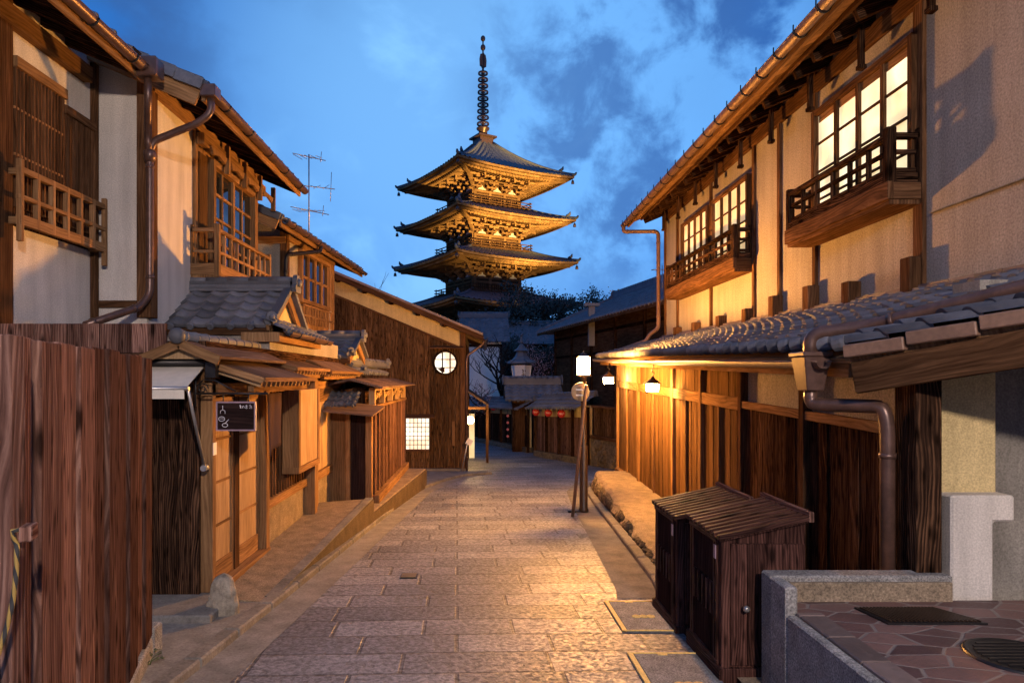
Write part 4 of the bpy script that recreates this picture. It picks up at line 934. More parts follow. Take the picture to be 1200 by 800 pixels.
# ------------------------------------------------------------------ LEFT: shop front row at street level
def shop():
    t = thing('shop', 'honey timber shop with pale sliding doors, lattice windows and plank canopies', 'shop front', (-2.3, 8, -.1))
    x = -2.2; zb = -.12
    c = MB(); c.box(-4.4, 5.5, -.3, x-.12, 11.0, 1.9); c.box(x-.118, 5.5, 1.52, x-.03, 11.0, 1.9); c.build('core_wall', M['dark'], t)
    MB().box(-3.9, 7.2, 1.9, x-.05, 10.6, 2.1).build('upper_wall', M['plaster'], t)
    for d, w, q in ((5.515, .07, .03), (6.83, .10, .05), (8.52, .12, .12), (8.93, .06, .04), (10.42, .08, .03)):
        MB().box(x-.12, d-w/2, zb, x+q, d+w/2, 1.72, None, 2).build('post', M['honey'], t, .004)
    bm = MB(); bm.box(x-.05, 5.45, 1.46, x+.03, 10.45, 1.56); bm.build('lintel', M['honey'], t, .004)
    # two sliding doors
    for i, (a, b) in enumerate(((5.56, 6.06), (6.17, 6.76))):
        o = x-.02-.0*i; dd = MB(); dd.box(o-.03, a, zb+.03, o-.012, b, 1.44, None, 2); do = dd.build('door', M['pale'], t)
        fr = MB()
        for q in (a, b-.03): fr.box(o-.032, q, zb+.03, o+.006, q+.03, 1.44, None, 2)
        for z in (zb+.031, 1.40): fr.box(o-.031, a+.03, z, o+.004, b-.03, z+(.16 if z < 0 else .04))
        for z in (.36, .72, 1.08): fr.box(o-.012, a+.03, z, o-.002, b-.03, z+.022)
        fr.build('door_frame', M['honey'], do, .002)
    MB().box(x+.02, 5.485, .98, x+.034, 5.555, 1.08).build('name_plate', M['white'], t)
    MB().box(x-.06, 6.06, zb, x-.002, 6.17, 1.45, None, 2).build('door_mullion', M['brown'], t)
    MB().box(x-.1, 5.5, zb-.08, x+.07, 6.85, zb+.028).build('door_sill', M['honey'], t, .005)
    # lattice window over plaster dado
    MB().box(x-.11, 6.9, zb-.2, x-.015, 8.44, .27).build('dado', M['aggregate'], t)
    MB().box(x-.11, 6.89, .272, x+.03, 8.45, .36).build('window_sill', M['honey'], t, .004)
    la = MB(); n = 15
    for i in range(n): d = lerp(6.96, 8.38, i/(n-1)); la.box(x-.03, d-.014, .36, x-.005, d+.014, 1.46, None, 2)
    la.build('window_lattice', M['brown'], t)
    tb = MB(); tb.box(x-.005, 7.5, .62, x+.17, 8.42, 1.47, None, 2); to = tb.build('shutter_box', M['pale'], t, .006)
    fr = MB(); fr.box(x-.004, 7.48, .55, x+.185, 8.44, .62); fr.box(x+.171, 7.48, .62, x+.183, 7.56, 1.47); fr.box(x+.171, 8.36, .62, x+.183, 8.44, 1.47); fr.box(x+.0, 7.482, .62, x+.171, 7.497, 1.47); fr.build('shutter_frame', M['honey'], to, .003)
    # slatted panel over dado
    MB().box(x-.11, 8.97, zb-.2, x-.01, 10.38, .25).build('dado', M['aggregate'], t)
    MB().box(x-.1, 8.96, .252, x+.03, 10.39, .36).build('window_sill', M['honey'], t, .004)
    sp = MB(); boards(sp, (x, 8.98), (x, 10.37), .37, 1.28, .085, .03, .012, (1,0,0), .004); sp.build('slatted_panel', M['pale'], t)
    MB().box(x-.05, 8.97, 1.285, x+.02, 10.38, 1.46).build('panel_head', M['honey'], t, .004)
    # plank canopies
    for (a, b, xb, zk, xf, zf) in ((5.42, 7.0, -2.26, 1.76, -1.74, 1.60), (7.06, 8.55, -2.4, 1.86, -1.93, 1.71), (8.62, 10.85, -2.42, 1.93, -1.92, 1.69)):
        ca = MB(); n = 4
        for i in range(n):
            p, q = lerp(a, b, i/n), lerp(a, b, (i+1)/n)-.004; ca.slab((xf, p, zf), (xf, q, zf), (xb, q, zk), (xb, p, zk), .024, None, 1)
        co = ca.build('canopy', M['sheet'], t); ra = MB(); k = round((b-a)/.13)
        for i in range(k+1):
            d = lerp(a+.04, b-.04, i/k); ra.beam((xf+.03 if xf < xb else xf-.03, d, zf-.05), (xb, d, zk-.055), .03, .045)
        ra.build('canopy_rafters', M['pale'], co)
        fb = MB(); fb.beam((xf+.006, a-.01, zf-.012), (xf+.006, b+.01, zf-.012), .02, .035); fb.beam((xf, a-.012, zf-.02), (xb, a-.012, zk-.02), .02, .05); fb.beam((xf-.12, a+.05, zf-.085), (xf-.12, b-.05, zf-.085), .045, .045); fb.build('canopy_edge', M['honey'], co)
    pp = MB()
    pp.tube([(x+.06, 10.5, -.2), (x+.06, 10.5, 1.6)], .025, 8); pp.build('downpipe', M['gutter'], t)
shop()
def entry_roof():
    t = thing('entry_roof', 'small ridged plank roof with a round ridge ball over the corner of the shop', 'roof', (-2.3, 5.9, 1.75)); rx, rz = -2.33, 1.90
    for s_ in (-1, 1):
        r = MB(); r.slab((rx, 5.25, rz), (rx, 7.05, rz), (rx+s_*.30, 7.05, rz-.13), (rx+s_*.30, 5.25, rz-.13), .025); r.build('roof_slope', M['sheet'], t, .003)
        b = MB(); b.beam((rx, 5.235, rz-.035), (rx+s_*.31, 5.235, rz-.165), .03, .075); b.build('bargeboard', M['honey'], t, .003)
    rd = MB(); rd.tube([(rx, 5.22, rz+.025), (rx, 7.05, rz+.025)], .042, 12)
    for i in range(9): rd.lathe((rx, 5.3+i*.21, rz+.025), [(.047, -.012), (.047, .012)], 12, (0,1,0))
    rd.build('ridge_tube', M['tile'], t)
    prof = [(.062*math.sin(a*math.pi/8), -.062*math.cos(a*math.pi/8)) for a in range(9)]
    MB().lathe((rx, 5.20, rz+.025), prof, 16).build('ridge_ball', M['tile'], t)
    f = MB(); f.prism([(rx-.24, 5.30, rz-.15), (rx+.24, 5.30, rz-.15), (rx, 5.30, rz-.04)], (0, 1.7, 0)); f.build('gable_fill', M['pale'], t)
entry_roof()
def end_wall():
    t = thing('board_wall', 'dark charred board wall closing the gap between the plank fence and the shop', 'wall', (-3, 5.45, g(5.4)))
    b = MB(); boards(b, (-4.6, 5.38), (X(195, 5.38), 5.38), 1.80, 2.03, .13, .03, .008, (0,-1,0), .003); b.build('top_boards', M['fence'], t)
    b = MB(); boards(b, (-4.6, 5.44), (-2.26, 5.44), -.25, 1.80, .17, .03, .004, (0,-1,0), .003); b.build('lower_boards', M['dark'], t)
    r = MB(); r.box(-4.6, 5.39, .98, -2.6, 5.412, 1.02); r.build('ledger', M['dark'], t)
    c = MB(); c.box(-4.6, 5.36, 1.76, -2.27, 5.475, 1.80); c.build('cover_board', M['dark'], t)
    st = MB(); st.box(-4.6, 4.95, -.4, -1.98, 5.5, g(5.2)+.10); st.build('step', M['concrete'], t, .01)
    aw = thing('awning', 'cream canvas folding awning on the dark board wall', 'awning', (-2.6, 5.3, 1.6))
    cl = MB(); A, B = V((-3.4, 5.40, Z(428, 5.4))), V((-2.20, 5.40, Z(428, 5.4))); C, Dd = V((-2.15, 4.92, Z(455, 4.92))), V((-3.4, 4.92, Z(455, 4.92)))
    cl.slab(A, B, C, Dd, .008); cl.hexa([Dd+V((0,-.012,-.075)), C+V((0,-.012,-.075)), C+V((0,-.004,-.075)), Dd+V((0,-.004,-.075)), Dd+V((0,-.012,.01)), C+V((0,-.012,.01)), C+V((0,-.004,.01)), Dd+V((0,-.004,.01))])
    cl.build('canvas', M['fabric'], aw)
    br = MB(); br.tube([Dd+V((0,0,.0)), C+V((.03, 0, 0))], .016, 8); br.build('front_bar', M['steel'], aw)
    ar = MB(); q = P(240, 548, 5.36); ar.tube([C+V((.02, .0, .01)), q], .012, 8); ar.lathe(q, [(.025, -.03), (.025, .03)], 10, (0,1,0)); ar.build('folding_arm', M['steel'], aw)
    ho = MB(); ho.tube([A+V((0, -.03, .02)), B+V((.06, -.03, .02))], .035, 10); ho.box(-2.17, 5.33, Z(432, 5.4)-.07, -2.09, 5.40, Z(432, 5.4)+.05); ho.build('roller_case', M['iron'], aw)
end_wall()
def sign():
    d = 5.30; t = thing('hanging_sign', 'dark wooden sign with pale drawn marks hanging from a black iron bracket', 'sign', (-1.95, d, 1.45))
    x0, x1, z0, z1 = X(255, d), X(298, d), Z(503, d), Z(472, d)
    MB().box(x0, d, z0, x1, d+.018, z1).build('sign_board', M['board'], t, .002)
    f = MB(); w = .011
    f.box(x0-w, d-.006, z0-w, x0, d+.022, z1+w); f.box(x1, d-.006, z0-w, x1+w, d+.022, z1+w); f.box(x0, d-.005, z0-w, x1, d+.021, z0); f.box(x0, d-.005, z1, x1, d+.021, z1+w); f.build('sign_frame', M['pinkframe'], t)
    k = MB()                                                        # chalk marks, measured on the board (0..1 across, 0..1 up)
    q = lambda u, v: V((lerp(x0, x1, u), d-.004, lerp(z0, z1, v)))
    def st(pts, r=.0026): k.tube([q(*p) for p in pts], r, 5)
    st([(.145, .90), (.145, .74)]); st([(.08, .60), (.085, .70), (.145, .745), (.205, .70), (.21, .60)])
    st([(.115+.085*math.cos(a*.5236), .40+.085*math.sin(a*.5236)) for a in range(13)]); st([(.06, .41), (.17, .41)], .002)
    st([(.31, .38), (.20, .22)]); st([(.205+.075*math.cos(a*.5236), .165+.07*math.sin(a*.5236)) for a in range(13)])
    for (ux, sh) in ((.60, [[(0,.9),(.05,.88),(.02,.81),(.055,.81)], [(.02,.94),(.025,.8)]]), (.68, [[(0,.87),(.03,.89),(.05,.86),(.045,.8)], [(0,.87),(.0,.8)]]), (.76, [[(.0,.89),(.06,.89)], [(.03,.93),(.03,.83)], [(.0,.82),(.03,.85),(.06,.82),(.03,.79),(.0,.82)]]), (.86, [[(0,.9),(.07,.9),(.01,.8),(.08,.8)], [(.035,.94),(.035,.88)], [(.05,.86),(.08,.84)]])):
        for s_ in sh: st([(ux+a, b) for a, b in s_], .0022)
    k.build('sign_marks', M['wash'], t)
    b = MB(); zr = Z(461, d); b.tube([(-2.25, d+.01, zr), (X(314, d), d+.01, zr)], .008, 6)
    b.tube([(-2.235, d+.01, zr+.14), (-2.235, d+.01, zr-.1)], .008, 6)
    b.tube([(-2.235, d+.01, zr+.05), (-2.17, d+.01, zr+.11), (-2.08, d+.01, zr+.10), (-1.92, d+.01, zr+.015)], .006, 6)
    sp = [(-2.18+.045*(1-a/16)*math.cos(a*.7), d+.01, zr+.04+.045*(1-a/16)*math.sin(a*.7)) for a in range(15)]; b.tube(sp, .005, 5)
    for u in (.14, .83): b.tube([(lerp(x0, x1, u), d+.01, zr), (lerp(x0, x1, u), d+.01, z1)], .005, 5)
    b.build('iron_bracket', M['iron'], t)
sign()
def noren():
    o = MB(); x = -1.99
    def fn(u, v): 
        d = 6.30+u*.42+.0; z = lerp(1.46, .98-.10*u*0+.10*(1-u)*-1*0, v)-(.11*(1-u)*v); return (x+.018*math.sin(u*9+v*1.2)*(.3+v), d, z)
    o.grid(fn, 16, 12, True); ob = o.build('shop_curtain', M['noren']); so_ = ob.modifiers.new('thickness', 'SOLIDIFY'); so_.thickness = .006
    tag(ob, 'dark brown cloth curtain hanging from the plank canopy beside the sliding doors', 'curtain')
noren()
def boulder():
    from mathutils import noise
    c = V((X(258, 5.2), 5.2, g(5.2)+.03)); mb = MB()
    def fn(u, v):
        a = u*2*math.pi; h = v; r = (.135*(1-.55*h**1.6) if v < 1 else .0)
        if v > .93: r *= (1-v)/.07*.9
        n = 1+.20*noise.noise(V((math.cos(a)*1.2, math.sin(a)*1.2, h*1.3+4)))+.08*noise.noise(V((math.cos(a)*5, math.sin(a)*5, h*7)))
        return (c.x+math.cos(a)*r*n+.03*h, c.y+math.sin(a)*r*n*.8, c.z-.05+.36*h)
    mb.grid(fn, 26, 18, False); o = mb.build('boulder', M['rock']); tag(o, 'upright rough boulder at the near corner of the sliding doors', 'boulder')
boulder()
# ------------------------------------------------------------------ LEFT: gatehouse with board wall
def gatehouse():
    t = thing('gatehouse', 'low board gatehouse with a slatted transom and plank roof beside the shop', 'gatehouse', (-1.9, 11.8, -.21)); x = -1.6; z0 = -.21
    c = MB(); c.box(-3.2, 9.95, z0, x-.05, 13.8, 1.17); c.build('core_wall', M['dark'], t)
    b = MB(); boards(b, (x, 9.9), (x+.03, 13.8), z0+.12, 1.16, .36, .03, .008, (1,0,0), .003); b.build('wall_boards', M['fence'], t)
    bt = MB()
    for i in range(11): d = 9.95+i*.38; bt.box(x-.01, d-.016, z0+.12, x+.028, d+.016, 1.16, None, 2)
    bt.build('battens', M['brown'], t)
    s_ = MB(); s_.box(x-.05, 9.88, z0-.02, x+.10, 13.82, z0+.115); s_.box(x-.04, 9.88, 1.165, x+.05, 13.82, 1.21); s_.build('sill', M['honey'], t, .004)
    tr = MB()
    for i in range(5): d = lerp(9.92, 13.74, i/4); tr.box(x-.05, d-.05, 1.21, x+.035, d+.05, 1.46, None, 2)
    tr.box(x-.04, 9.9, 1.42, x+.03, 13.78, 1.47)
    for i in range(4):
        d = lerp(9.92, 13.74, (i+.5)/4); tr.beam((x-.01, d-.38, 1.25), (x-.01, d+.38, 1.40), .02, .03); tr.tube([(x, d-.30, 1.30), (x, d-.05, 1.37), (x, d+.1, 1.31), (x, d+.34, 1.36)], .014, 6)
    tr.build('transom', M['pale'], t)
    MB().box(x-.3, 9.95, 1.17, x-.12, 13.7, 1.47).build('transom_back', M['dark'], t)
    r = MB(); n = 7
    for i in range(n): a, e = lerp(9.55, 14.2, i/n), lerp(9.55, 14.2, (i+1)/n)-.006; r.slab((-1.40, a, 1.48), (-1.40, e, 1.48), (-1.86, e, 1.60), (-1.86, a, 1.60), .03)
    r.slab((-1.87, 9.55, 1.60), (-1.87, 14.2, 1.60), (-2.6, 14.2, 1.42), (-2.6, 9.55, 1.42), .03); r.build('roof', M['sheet'], t)
    # dark doorway and its little roof facing up the street
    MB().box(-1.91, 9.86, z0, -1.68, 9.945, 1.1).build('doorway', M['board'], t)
    MB().box(-2.22, 9.87, z0, -1.96, 9.94, 1.15, None, 2).build('side_panel', M['honey'], t)
    for xx, w in ((-1.94, .06), (-1.64, .09)): MB().box(xx-w/2, 9.78, z0, xx+w/2, 9.9, 1.2, None, 2).build('door_post', M['honey'], t, .004)
    dr = tiles(MB(), (-2.22, 9.42, 1.22), (-1.75, 9.42, 1.22), (-1.75, 9.85, 1.40), (-2.22, 9.85, 1.40), .1, .16, .02, .02, 'round', .02); do = dr.build('door_roof', M['tile'], t)
    ed = MB(); ed.slab((-2.26, 9.30, 1.17), (-1.50, 9.30, 1.10), (-1.40, 9.75, 1.20), (-2.26, 9.75, 1.30), .025); ed.build('door_roof_board', M['sheet'], do)
    rt = tiles(MB(), (-1.95, 10.9, 1.68), (-1.95, 13.9, 1.68), (-2.35, 13.9, 1.86), (-2.35, 10.9, 1.86), .2, .2, .035, .02, 'round', .04); rt.build('upper_tiles', M['tile'], t)
    rg = MB(); ridge(rg, (-2.2, 10.9, 1.80), (-2.0, 13.9, 1.80), .14, .10, .045); oni(rg, (-2.17, 10.85, 1.78), (0, -1, 0), .2); oni(rg, (-1.9, 10.88, 1.68), (.3, -1, 0), .13); oni(rg, (-1.96, 13.92, 1.80), (1, 0, 0), .2); rg.build('ridge_tiles', M['tile'], t)
gatehouse()
# ------------------------------------------------------------------ LEFT: third townhouse
def house_c():
    t = thing('townhouse', 'small townhouse with a latticed upper window directly below the television antenna', 'house', (-3.8, 13, g(13)))
    q0, q1 = V((-3.40, 11.8, 0)), V((-3.19, 14.5, 0)); u = (q1-q0).normalized(); zt = 4.18
    w = MB(); w.hexa([(-7, 11.8, 0), (q0.x, q0.y, 0), (q1.x, q1.y, 0), (-7, 14.5, 0), (-7, 11.8, 4.9), (q0.x, q0.y, zt), (q1.x, q1.y, zt), (-7, 14.5, 4.9)]); w.build('wall', M['plaster'], t)
    MB().box(q0.x-.10, 11.76, 0, q0.x+.03, 11.9, zt, None, 2).build('post', M['brown'], t, .004)
    MB().box(q1.x-.10, 14.4, 0, q1.x+.03, 14.53, zt, None, 2).build('post', M['honey'], t, .004)
    b = MB(); b.beam((-4.5, 11.77, 3.98), (q0.x, 11.77, 3.98), .05, .12); b.beam(q0+V((.02,0,4.05)), q1+V((.02,0,4.05)), .06, .14); b.build('eave_beam', M['honey'], t)
    n = V((u.y, -u.x, 0)); o = q0+u*.62+n*.03
    ribbon_window(t, 'window', (o.x, o.y), (u.x, u.y), 3.05, 3.88, 1.62, 4, 2, 'honey', 'glass', .06, .05, .07, n, 1, .06)
    pn = MB(); a, c = q0+u*.55+n*.02, q0+u*2.35+n*.02; boards(pn, (a.x, a.y), (c.x, c.y), 2.3, 2.98, .16, .03, .004, n, .003); pn.build('apron_boards', M['honey'], t)
    gr = MB()
    for z in (2.93, 2.74): gr.beam(a+n*.1+V((0,0,z)), c+n*.1+V((0,0,z)), .03, .03)
    for i in range(12): p = a.lerp(c, i/11)+n*.1; gr.box(p.x-.015, p.y-.015, 2.6, p.x+.015, p.y+.015, 2.94)
    gr.build('window_grille', M['honey'], t)
    tiled_roof(t, -3.13, 10.6, 15.9, 4.04, .42, 3.2, ex1=-2.80, deckw=.6)
    pipe('downpipe', t, [(-2.95, 12.4, 4.0), (-2.95, 12.4, 3.9), (-3.36, 11.72, 3.72), (-3.38, 11.72, 3.6), (-3.38, 11.72, 2.2)], .035, 'iron')
    an = thing('tv_antenna', 'thin television antenna mast with three yagi arrays standing on a tiled roof', 'antenna', (X(362, 13), 13, 4.25)); ax = X(362, 13)
    MB().tube([(ax, 13, 4.2), (ax, 13, Z(181, 13))], .014, 6).build('mast', M['steel'], an)
    for (py, a, c, k, el) in ((184, -.24, .26, 5, .10), (219, -.24, .45, 4, .28), (247, -.25, .30, 7, .10)):
        z = Z(py, 13); m = MB(); m.tube([(ax+a, 13-.05*k, z-.01), (ax+c, 13+.05*k, z+.01)], .009, 5)
        for i in range(k): q = (i+.3)/k; px_ = lerp(a, c, q); m.tube([(ax+px_-.02, 13-.25*(1-q*.4), z-el*.3), (ax+px_+.02, 13+.25*(1-q*.4), z+el*.3)], .006, 4)
        m.tube([(ax+c-.04, 13, z-el), (ax+c-.02, 13, z+el)], .007, 4); m.build('yagi_array', M['steel'], an)
house_c()
# ------------------------------------------------------------------ brown wooden building closing the left side
def barn():
    t = thing('wooden_house', 'tall brown boarded house with a round window and a lit paper window at the bend', 'house', (-2.5, 20, g(18.5)))
    d = 18.5; xr = -.49; f = lambda x: 2.86-.42*(x-xr); xl = -4.6
    MB().prism([(-7, d+.06, -1.2), (xr-.02, d+.06, -1.2), (xr-.02, d+.06, f(xr)+.05), (xl, d+.06, f(xl)+.05), (-7, d+.06, f(xl)-.9)], (0, 6.4, 0)).build('wall', M['plaster_yellow'], t)
    b = MB(); boards(b, (-6.5, d+.03), (xr-.13, d+.03), -1.0, 0, .17, .03, .006, (0,-1,0), .004, top=lambda q: (min(f(lerp(-6.5, xr-.13, q)), f(xl))-.50)); b.build('wall_boards', M['barn'], t)
    b = MB(); boards(b, (xr+.0, d), (xr+.0, d+6.4), -1.2, 2.6, .18, .03, .006, (1,0,0), .004); b.build('wall_boards', M['barn'], t)
    bt = MB(); bt.beam((xl, d+.0, f(xl)-.49), (xr-.1, d+.0, f(xr-.1)-.49), .05, .06); bt.build('weather_board', M['brown'], t)
    MB().box(xr-.13, d-.02, -1.1, xr+.02, d+.13, f(xr)-.02, None, 2).build('post', M['brown'], t, .006)
    for i in range(6):
        x = xr-.55-i*.72; MB().box(x-.05, d-.22, f(x)-.10, x+.05, d+.07, f(x)-.01).build('purlin_end', M['dark'], t)
    e = V((.0, d-.28, f(.0)+.03)); top_ = V((xl, d-.28, f(xl)+.03))
    ro = tiles(MB(), e+V((0,0,.05)), V((e.x, d+6.6, e.z+.05)), V((xl, d+6.6, top_.z+.05)), top_+V((0,0,.05)), .3, .3, .035, .02).build('roof', M['tile_red'], t)
    dk = MB(); dk.slab(e+V((0,0,.03)), V((e.x, d+6.6, e.z+.03)), V((xl, d+6.6, top_.z+.03)), top_+V((0,0,.03)), .04); dk.build('roof_deck', M['honey'], ro)
    vb = MB(); vb.beam(e+V((0,-.02,-.02)), top_+V((0,-.02,-.02)), .05, .13); vb.build('bargeboard', M['brown'], ro)
    vt = MB(); vt.beam(e+V((0,-.0,.085)), top_+V((0,-.0,.085)), .16, .06); vt.build('verge_tiles', M['tile_red'], ro)
    MB().slab((xl, d-.28, top_.z), (xl, d+6.6, top_.z), (xl-2.6, d+6.6, top_.z-1.1), (xl-2.6, d-.28, top_.z-1.1), .05).build('back_roof', M['tile_red'], t)
    c = V((X(522, d), d-.03, Z(425, d))); r = .285
    fr = MB(); fr.lathe(c, [(r, -.03), (r+.05, -.03), (r+.05, .05), (r, .05), (r, -.03)], 40, (0,-1,0), False, None, False); fo = fr.build('round_window', M['dark'], t)
    MB().lathe(c, [(r+.01, .0), (.001, .004)], 40, (0,-1,0), False).build('window_paper', M['white_lit'], fo)
    mu = MB()
    for o in (-.08, .13): h = math.sqrt(r*r-o*o); mu.box(c.x+o-.018, c.y-.035, c.z-h, c.x+o+.018, c.y-.012, c.z+h)
    for o in (-.13, .09): h = math.sqrt(r*r-o*o); mu.box(c.x-h, c.y-.03, c.z+o-.012, c.x+h, c.y-.010, c.z+o+.012)
    mu.prism([(c.x-.21, c.y-.02, c.z-.16), (c.x-.02, c.y-.02, c.z-.13), (c.x-.02, c.y-.02, c.z-.26), (c.x-.1, c.y-.02, c.z-.25)], (0, -.01, 0)); mu.build('glazing_bars', M['dark'], fo)
    ho = MB(); ho.slab((c.x-.42, d-.28, c.z+.40), (c.x+.5, d-.28, c.z+.40), (c.x+.46, d+.0, c.z+.46), (c.x-.38, d+.0, c.z+.46), .03); ho.box(c.x-.75, d-.02, c.z-.06, c.x-.34, d+.03, c.z-.02); ho.build('window_hood', M['brown'], fo)
    ribbon_window(t, 'window', (X(476, d), d-.015), (1, 0), Z(526, d), Z(490, d), X(503, d)-X(476, d), 6, 7, 'brown', 'white_lit', .04, .014, .06, (0,-1,0), 9, .02)
    hh = MB(); hh.slab((X(474, d), d-.25, Z(488, d)), (X(510, d), d-.25, Z(488, d)), (X(509, d), d, Z(485, d)), (X(475, d), d, Z(485, d)), .03); hh.build('window_hood', M['brown'], t)
    MB().box(X(529.5, d), d-.04, Z(522, d), X(533.5, d), d-.003, Z(493, d)).build('name_plate', M['honey'], t, .004)
    MB().box(-3, d-.09, -1.2, xr+.03, d+.06, g(d)+.10).build('footing', M['conc_dark'], t)
    pipe('downpipe', t, [(.02, d+.0, f(0)-.0), (.02, d+.0, f(0)-.12), (-.40, d-.04, f(0)-.42), (-.44, d-.06, f(0)-.55), (-.44, d-.06, -.9)], .035, 'copper')
    gutter('gutter', t, [e+V((.07, .0, -.01)), V((e.x+.07, d+6.6, e.z-.02))], .055, 'copper', .8)
    # lean-to porch with a globe lamp behind the corner
    p = thing('porch', 'small lean-to porch behind the corner of the brown boarded house', 'porch', (-.3, 23, g(23)))
    s_ = MB(); s_.slab((X(545, 21.6), 21.6, Z(455, 21.6)), (X(573, 21.6), 21.6, Z(474, 21.6)), (X(573, 21.6), 24.4, Z(474, 21.6)), (X(545, 21.6), 24.4, Z(455, 21.6)), .06); s_.build('roof', M['sheet'], p)
    s_ = MB(); s_.beam((-.6, 21.75, Z(478, 21.7)), (.18, 21.75, Z(478, 21.7)), .08, .09); s_.build('porch_beam', M['brown'], p)
    for q in (21.7, 24.2): MB().box(.10, q, g(q)-.1, .18, q+.08, Z(474, 21.6), None, 2).build('porch_post', M['brown'], p)
    MB().box(-.6, 24.0, g(24)-.1, -.30, 24.06, .35).build('lit_door', M['shoji2'], p)
    c = P(551, 492, 21.5); gl = thing('globe_lamp', 'round glowing globe lamp hanging under the lean-to porch', 'lamp', c)
    MB().lathe(c, [(.12*math.sin(a*math.pi/12), -.12*math.cos(a*math.pi/12)) for a in range(13)], 20).build('globe', M['globe'], gl)
    MB().tube([c+V((0,0,.11)), c+V((0,.1,.30))], .012, 6).build('stem', M['iron'], gl)
    q = P(541, 553, 18.15); q.z = g(18.15); b = P(548.5, 515, 18.1); sb = thing('stand_sign', 'narrow leaning stand with a small plate at the corner of the brown boarded house', 'stand', q)
    MB().tube([q, b], .018, 6).build('stand_pole', M['steel'], sb); MB().box(q.x-.02, q.y-.12, q.z, q.x+.32, q.y+.12, q.z+.025).build('foot_plate', M['iron'], sb)
    m = MB(); u = (b-q).normalized(); m.beam(b-u*.33, b+u*.05, .09, .02, (1,0,0)); m.beam(b-u*.02+V((-.03,-.02,0)), b-u*.10+V((.12,-.02,0)), .02, .16); m.build('plate', M['white'], sb)
barn()
# ------------------------------------------------------------------ foreground plank fence
def fence():
    t = thing('plank_fence', 'tall weathered brown plank fence on a low stone base', 'fence', (-1.8, 3.2, g(3.2)))
    xe = lambda d: X(175, 4.3)+.314*(4.3-d)
    n = 10; tops = [1.728, 1.722, 1.728, 1.724, 1.733, 1.735, 1.724, 1.724, 1.735, 1.722]
    nn = V((1, .314, 0)).normalized()
    for i in range(n):
        a, c = lerp(1.95, 4.3, i/n)+.007, lerp(1.95, 4.3, (i+1)/n)-.007; b = MB(); z0 = lerp(.02, -.02, i/n); th = .032; o = nn*(.020*(i % 2)+random.uniform(-.004, .004))
        q = [V((xe(a), a, 0))+o, V((xe(c), c, 0))+o, V((xe(c), c, 0))+o-nn*th, V((xe(a), a, 0))+o-nn*th]; zt = tops[i]
        b.hexa([p+V((0,0,z0)) for p in q]+[p+V((0,0,zt+random.uniform(-.002, .002))) for p in q], None, 2); b.build('plank', M['fence'], t, .004)
    s_ = MB(); 
    for z in (.3, 1.4): s_.beam(V((xe(1.95), 1.95, z))-nn*.07, V((xe(4.28), 4.28, z))-nn*.07, .05, .09)
    s_.build('fence_rail', M['fence'], t)
    k = MB(); a, c = 1.9, 4.31; k.hexa([V((xe(a), a, -.4))-nn*.09, V((xe(c), c, -.4))-nn*.09, V((xe(c), c, -.4))+nn*.02, V((xe(a), a, -.4))+nn*.02, V((xe(a), a, .01))-nn*.09, V((xe(c), c, -.035))-nn*.09, V((xe(c), c, -.035))+nn*.02, V((xe(a), a, .01))+nn*.02]); k.build('stone_base', M['granite'], t, .01)
    e = MB(); e.box(xe(4.36)-.06, 4.325, -.4, xe(4.36)+.035, 4.45, .02); e.build('end_stone', M['granite'], t, .012)
    p = thing('gate_post', 'dim brown board post with a peg beside the tall plank fence', 'post', (-1.35, 1.88, g(1.9)))
    MB().box(X(-30, 1.86), 1.86, -.2, X(13, 1.86), 1.92, 1.72, None, 2).build('post_board', M['fence'], p, .004)
    pg = MB(); c = P(33, 624, 1.80); pg.beam(c+V((-.03, .06, -.005)), c+V((.02, -.04, .005)), .03, .04); pg.build('peg', M['fence'], p, .003)
    c2 = P(20, 626, 1.795); ro = MB(); pts = [c2+V((.012, .01, .012)), c2+V((-.004, -.012, .012)), c2+V((-.012, .004, -.01))]
    end = P(-8, 780, 1.74)
    for i in range(1, 15): f = i/14; pts.append(c2.lerp(end, f)+V((.012*math.sin(f*3.1)*1.6, 0, -.004)))
    ro.tube(pts, .0065, 8); o = ro.build('striped_rope', M['rope']); tag(o, 'black and yellow striped rope hanging from a wooden peg', 'rope')
    pl_ = MB(); c = P(172, 797, 4.15); c.z = g(4.1)+.03
    for i in range(60):
        a = random.uniform(0, 6.28); r = random.uniform(.01, .085); h = random.uniform(.02, .11)*(1-r*4); p0 = c+V((math.cos(a)*r, math.sin(a)*r, h)); dr = V((math.cos(a+random.uniform(-1, 1)), math.sin(a), random.uniform(-.2, .6))).normalized(); sd = dr.cross(V((0,0,1))).normalized(); l = random.uniform(.018, .034)
        pl_.quad(p0, p0+dr*l*.5+sd*l*.3, p0+dr*l, p0+dr*l*.5-sd*l*.3)
    for i in range(7): a = i*.9; pl_.tube([c-V((0,0,.05)), c+V((math.cos(a)*.03, math.sin(a)*.03, .03)), c+V((math.cos(a)*.07, math.sin(a)*.07, .05))], .003, 4)
    tag(pl_.build('small_plant', M['leaf']), 'small leafy weed growing at the foot of the plank fence', 'plant')
fence()
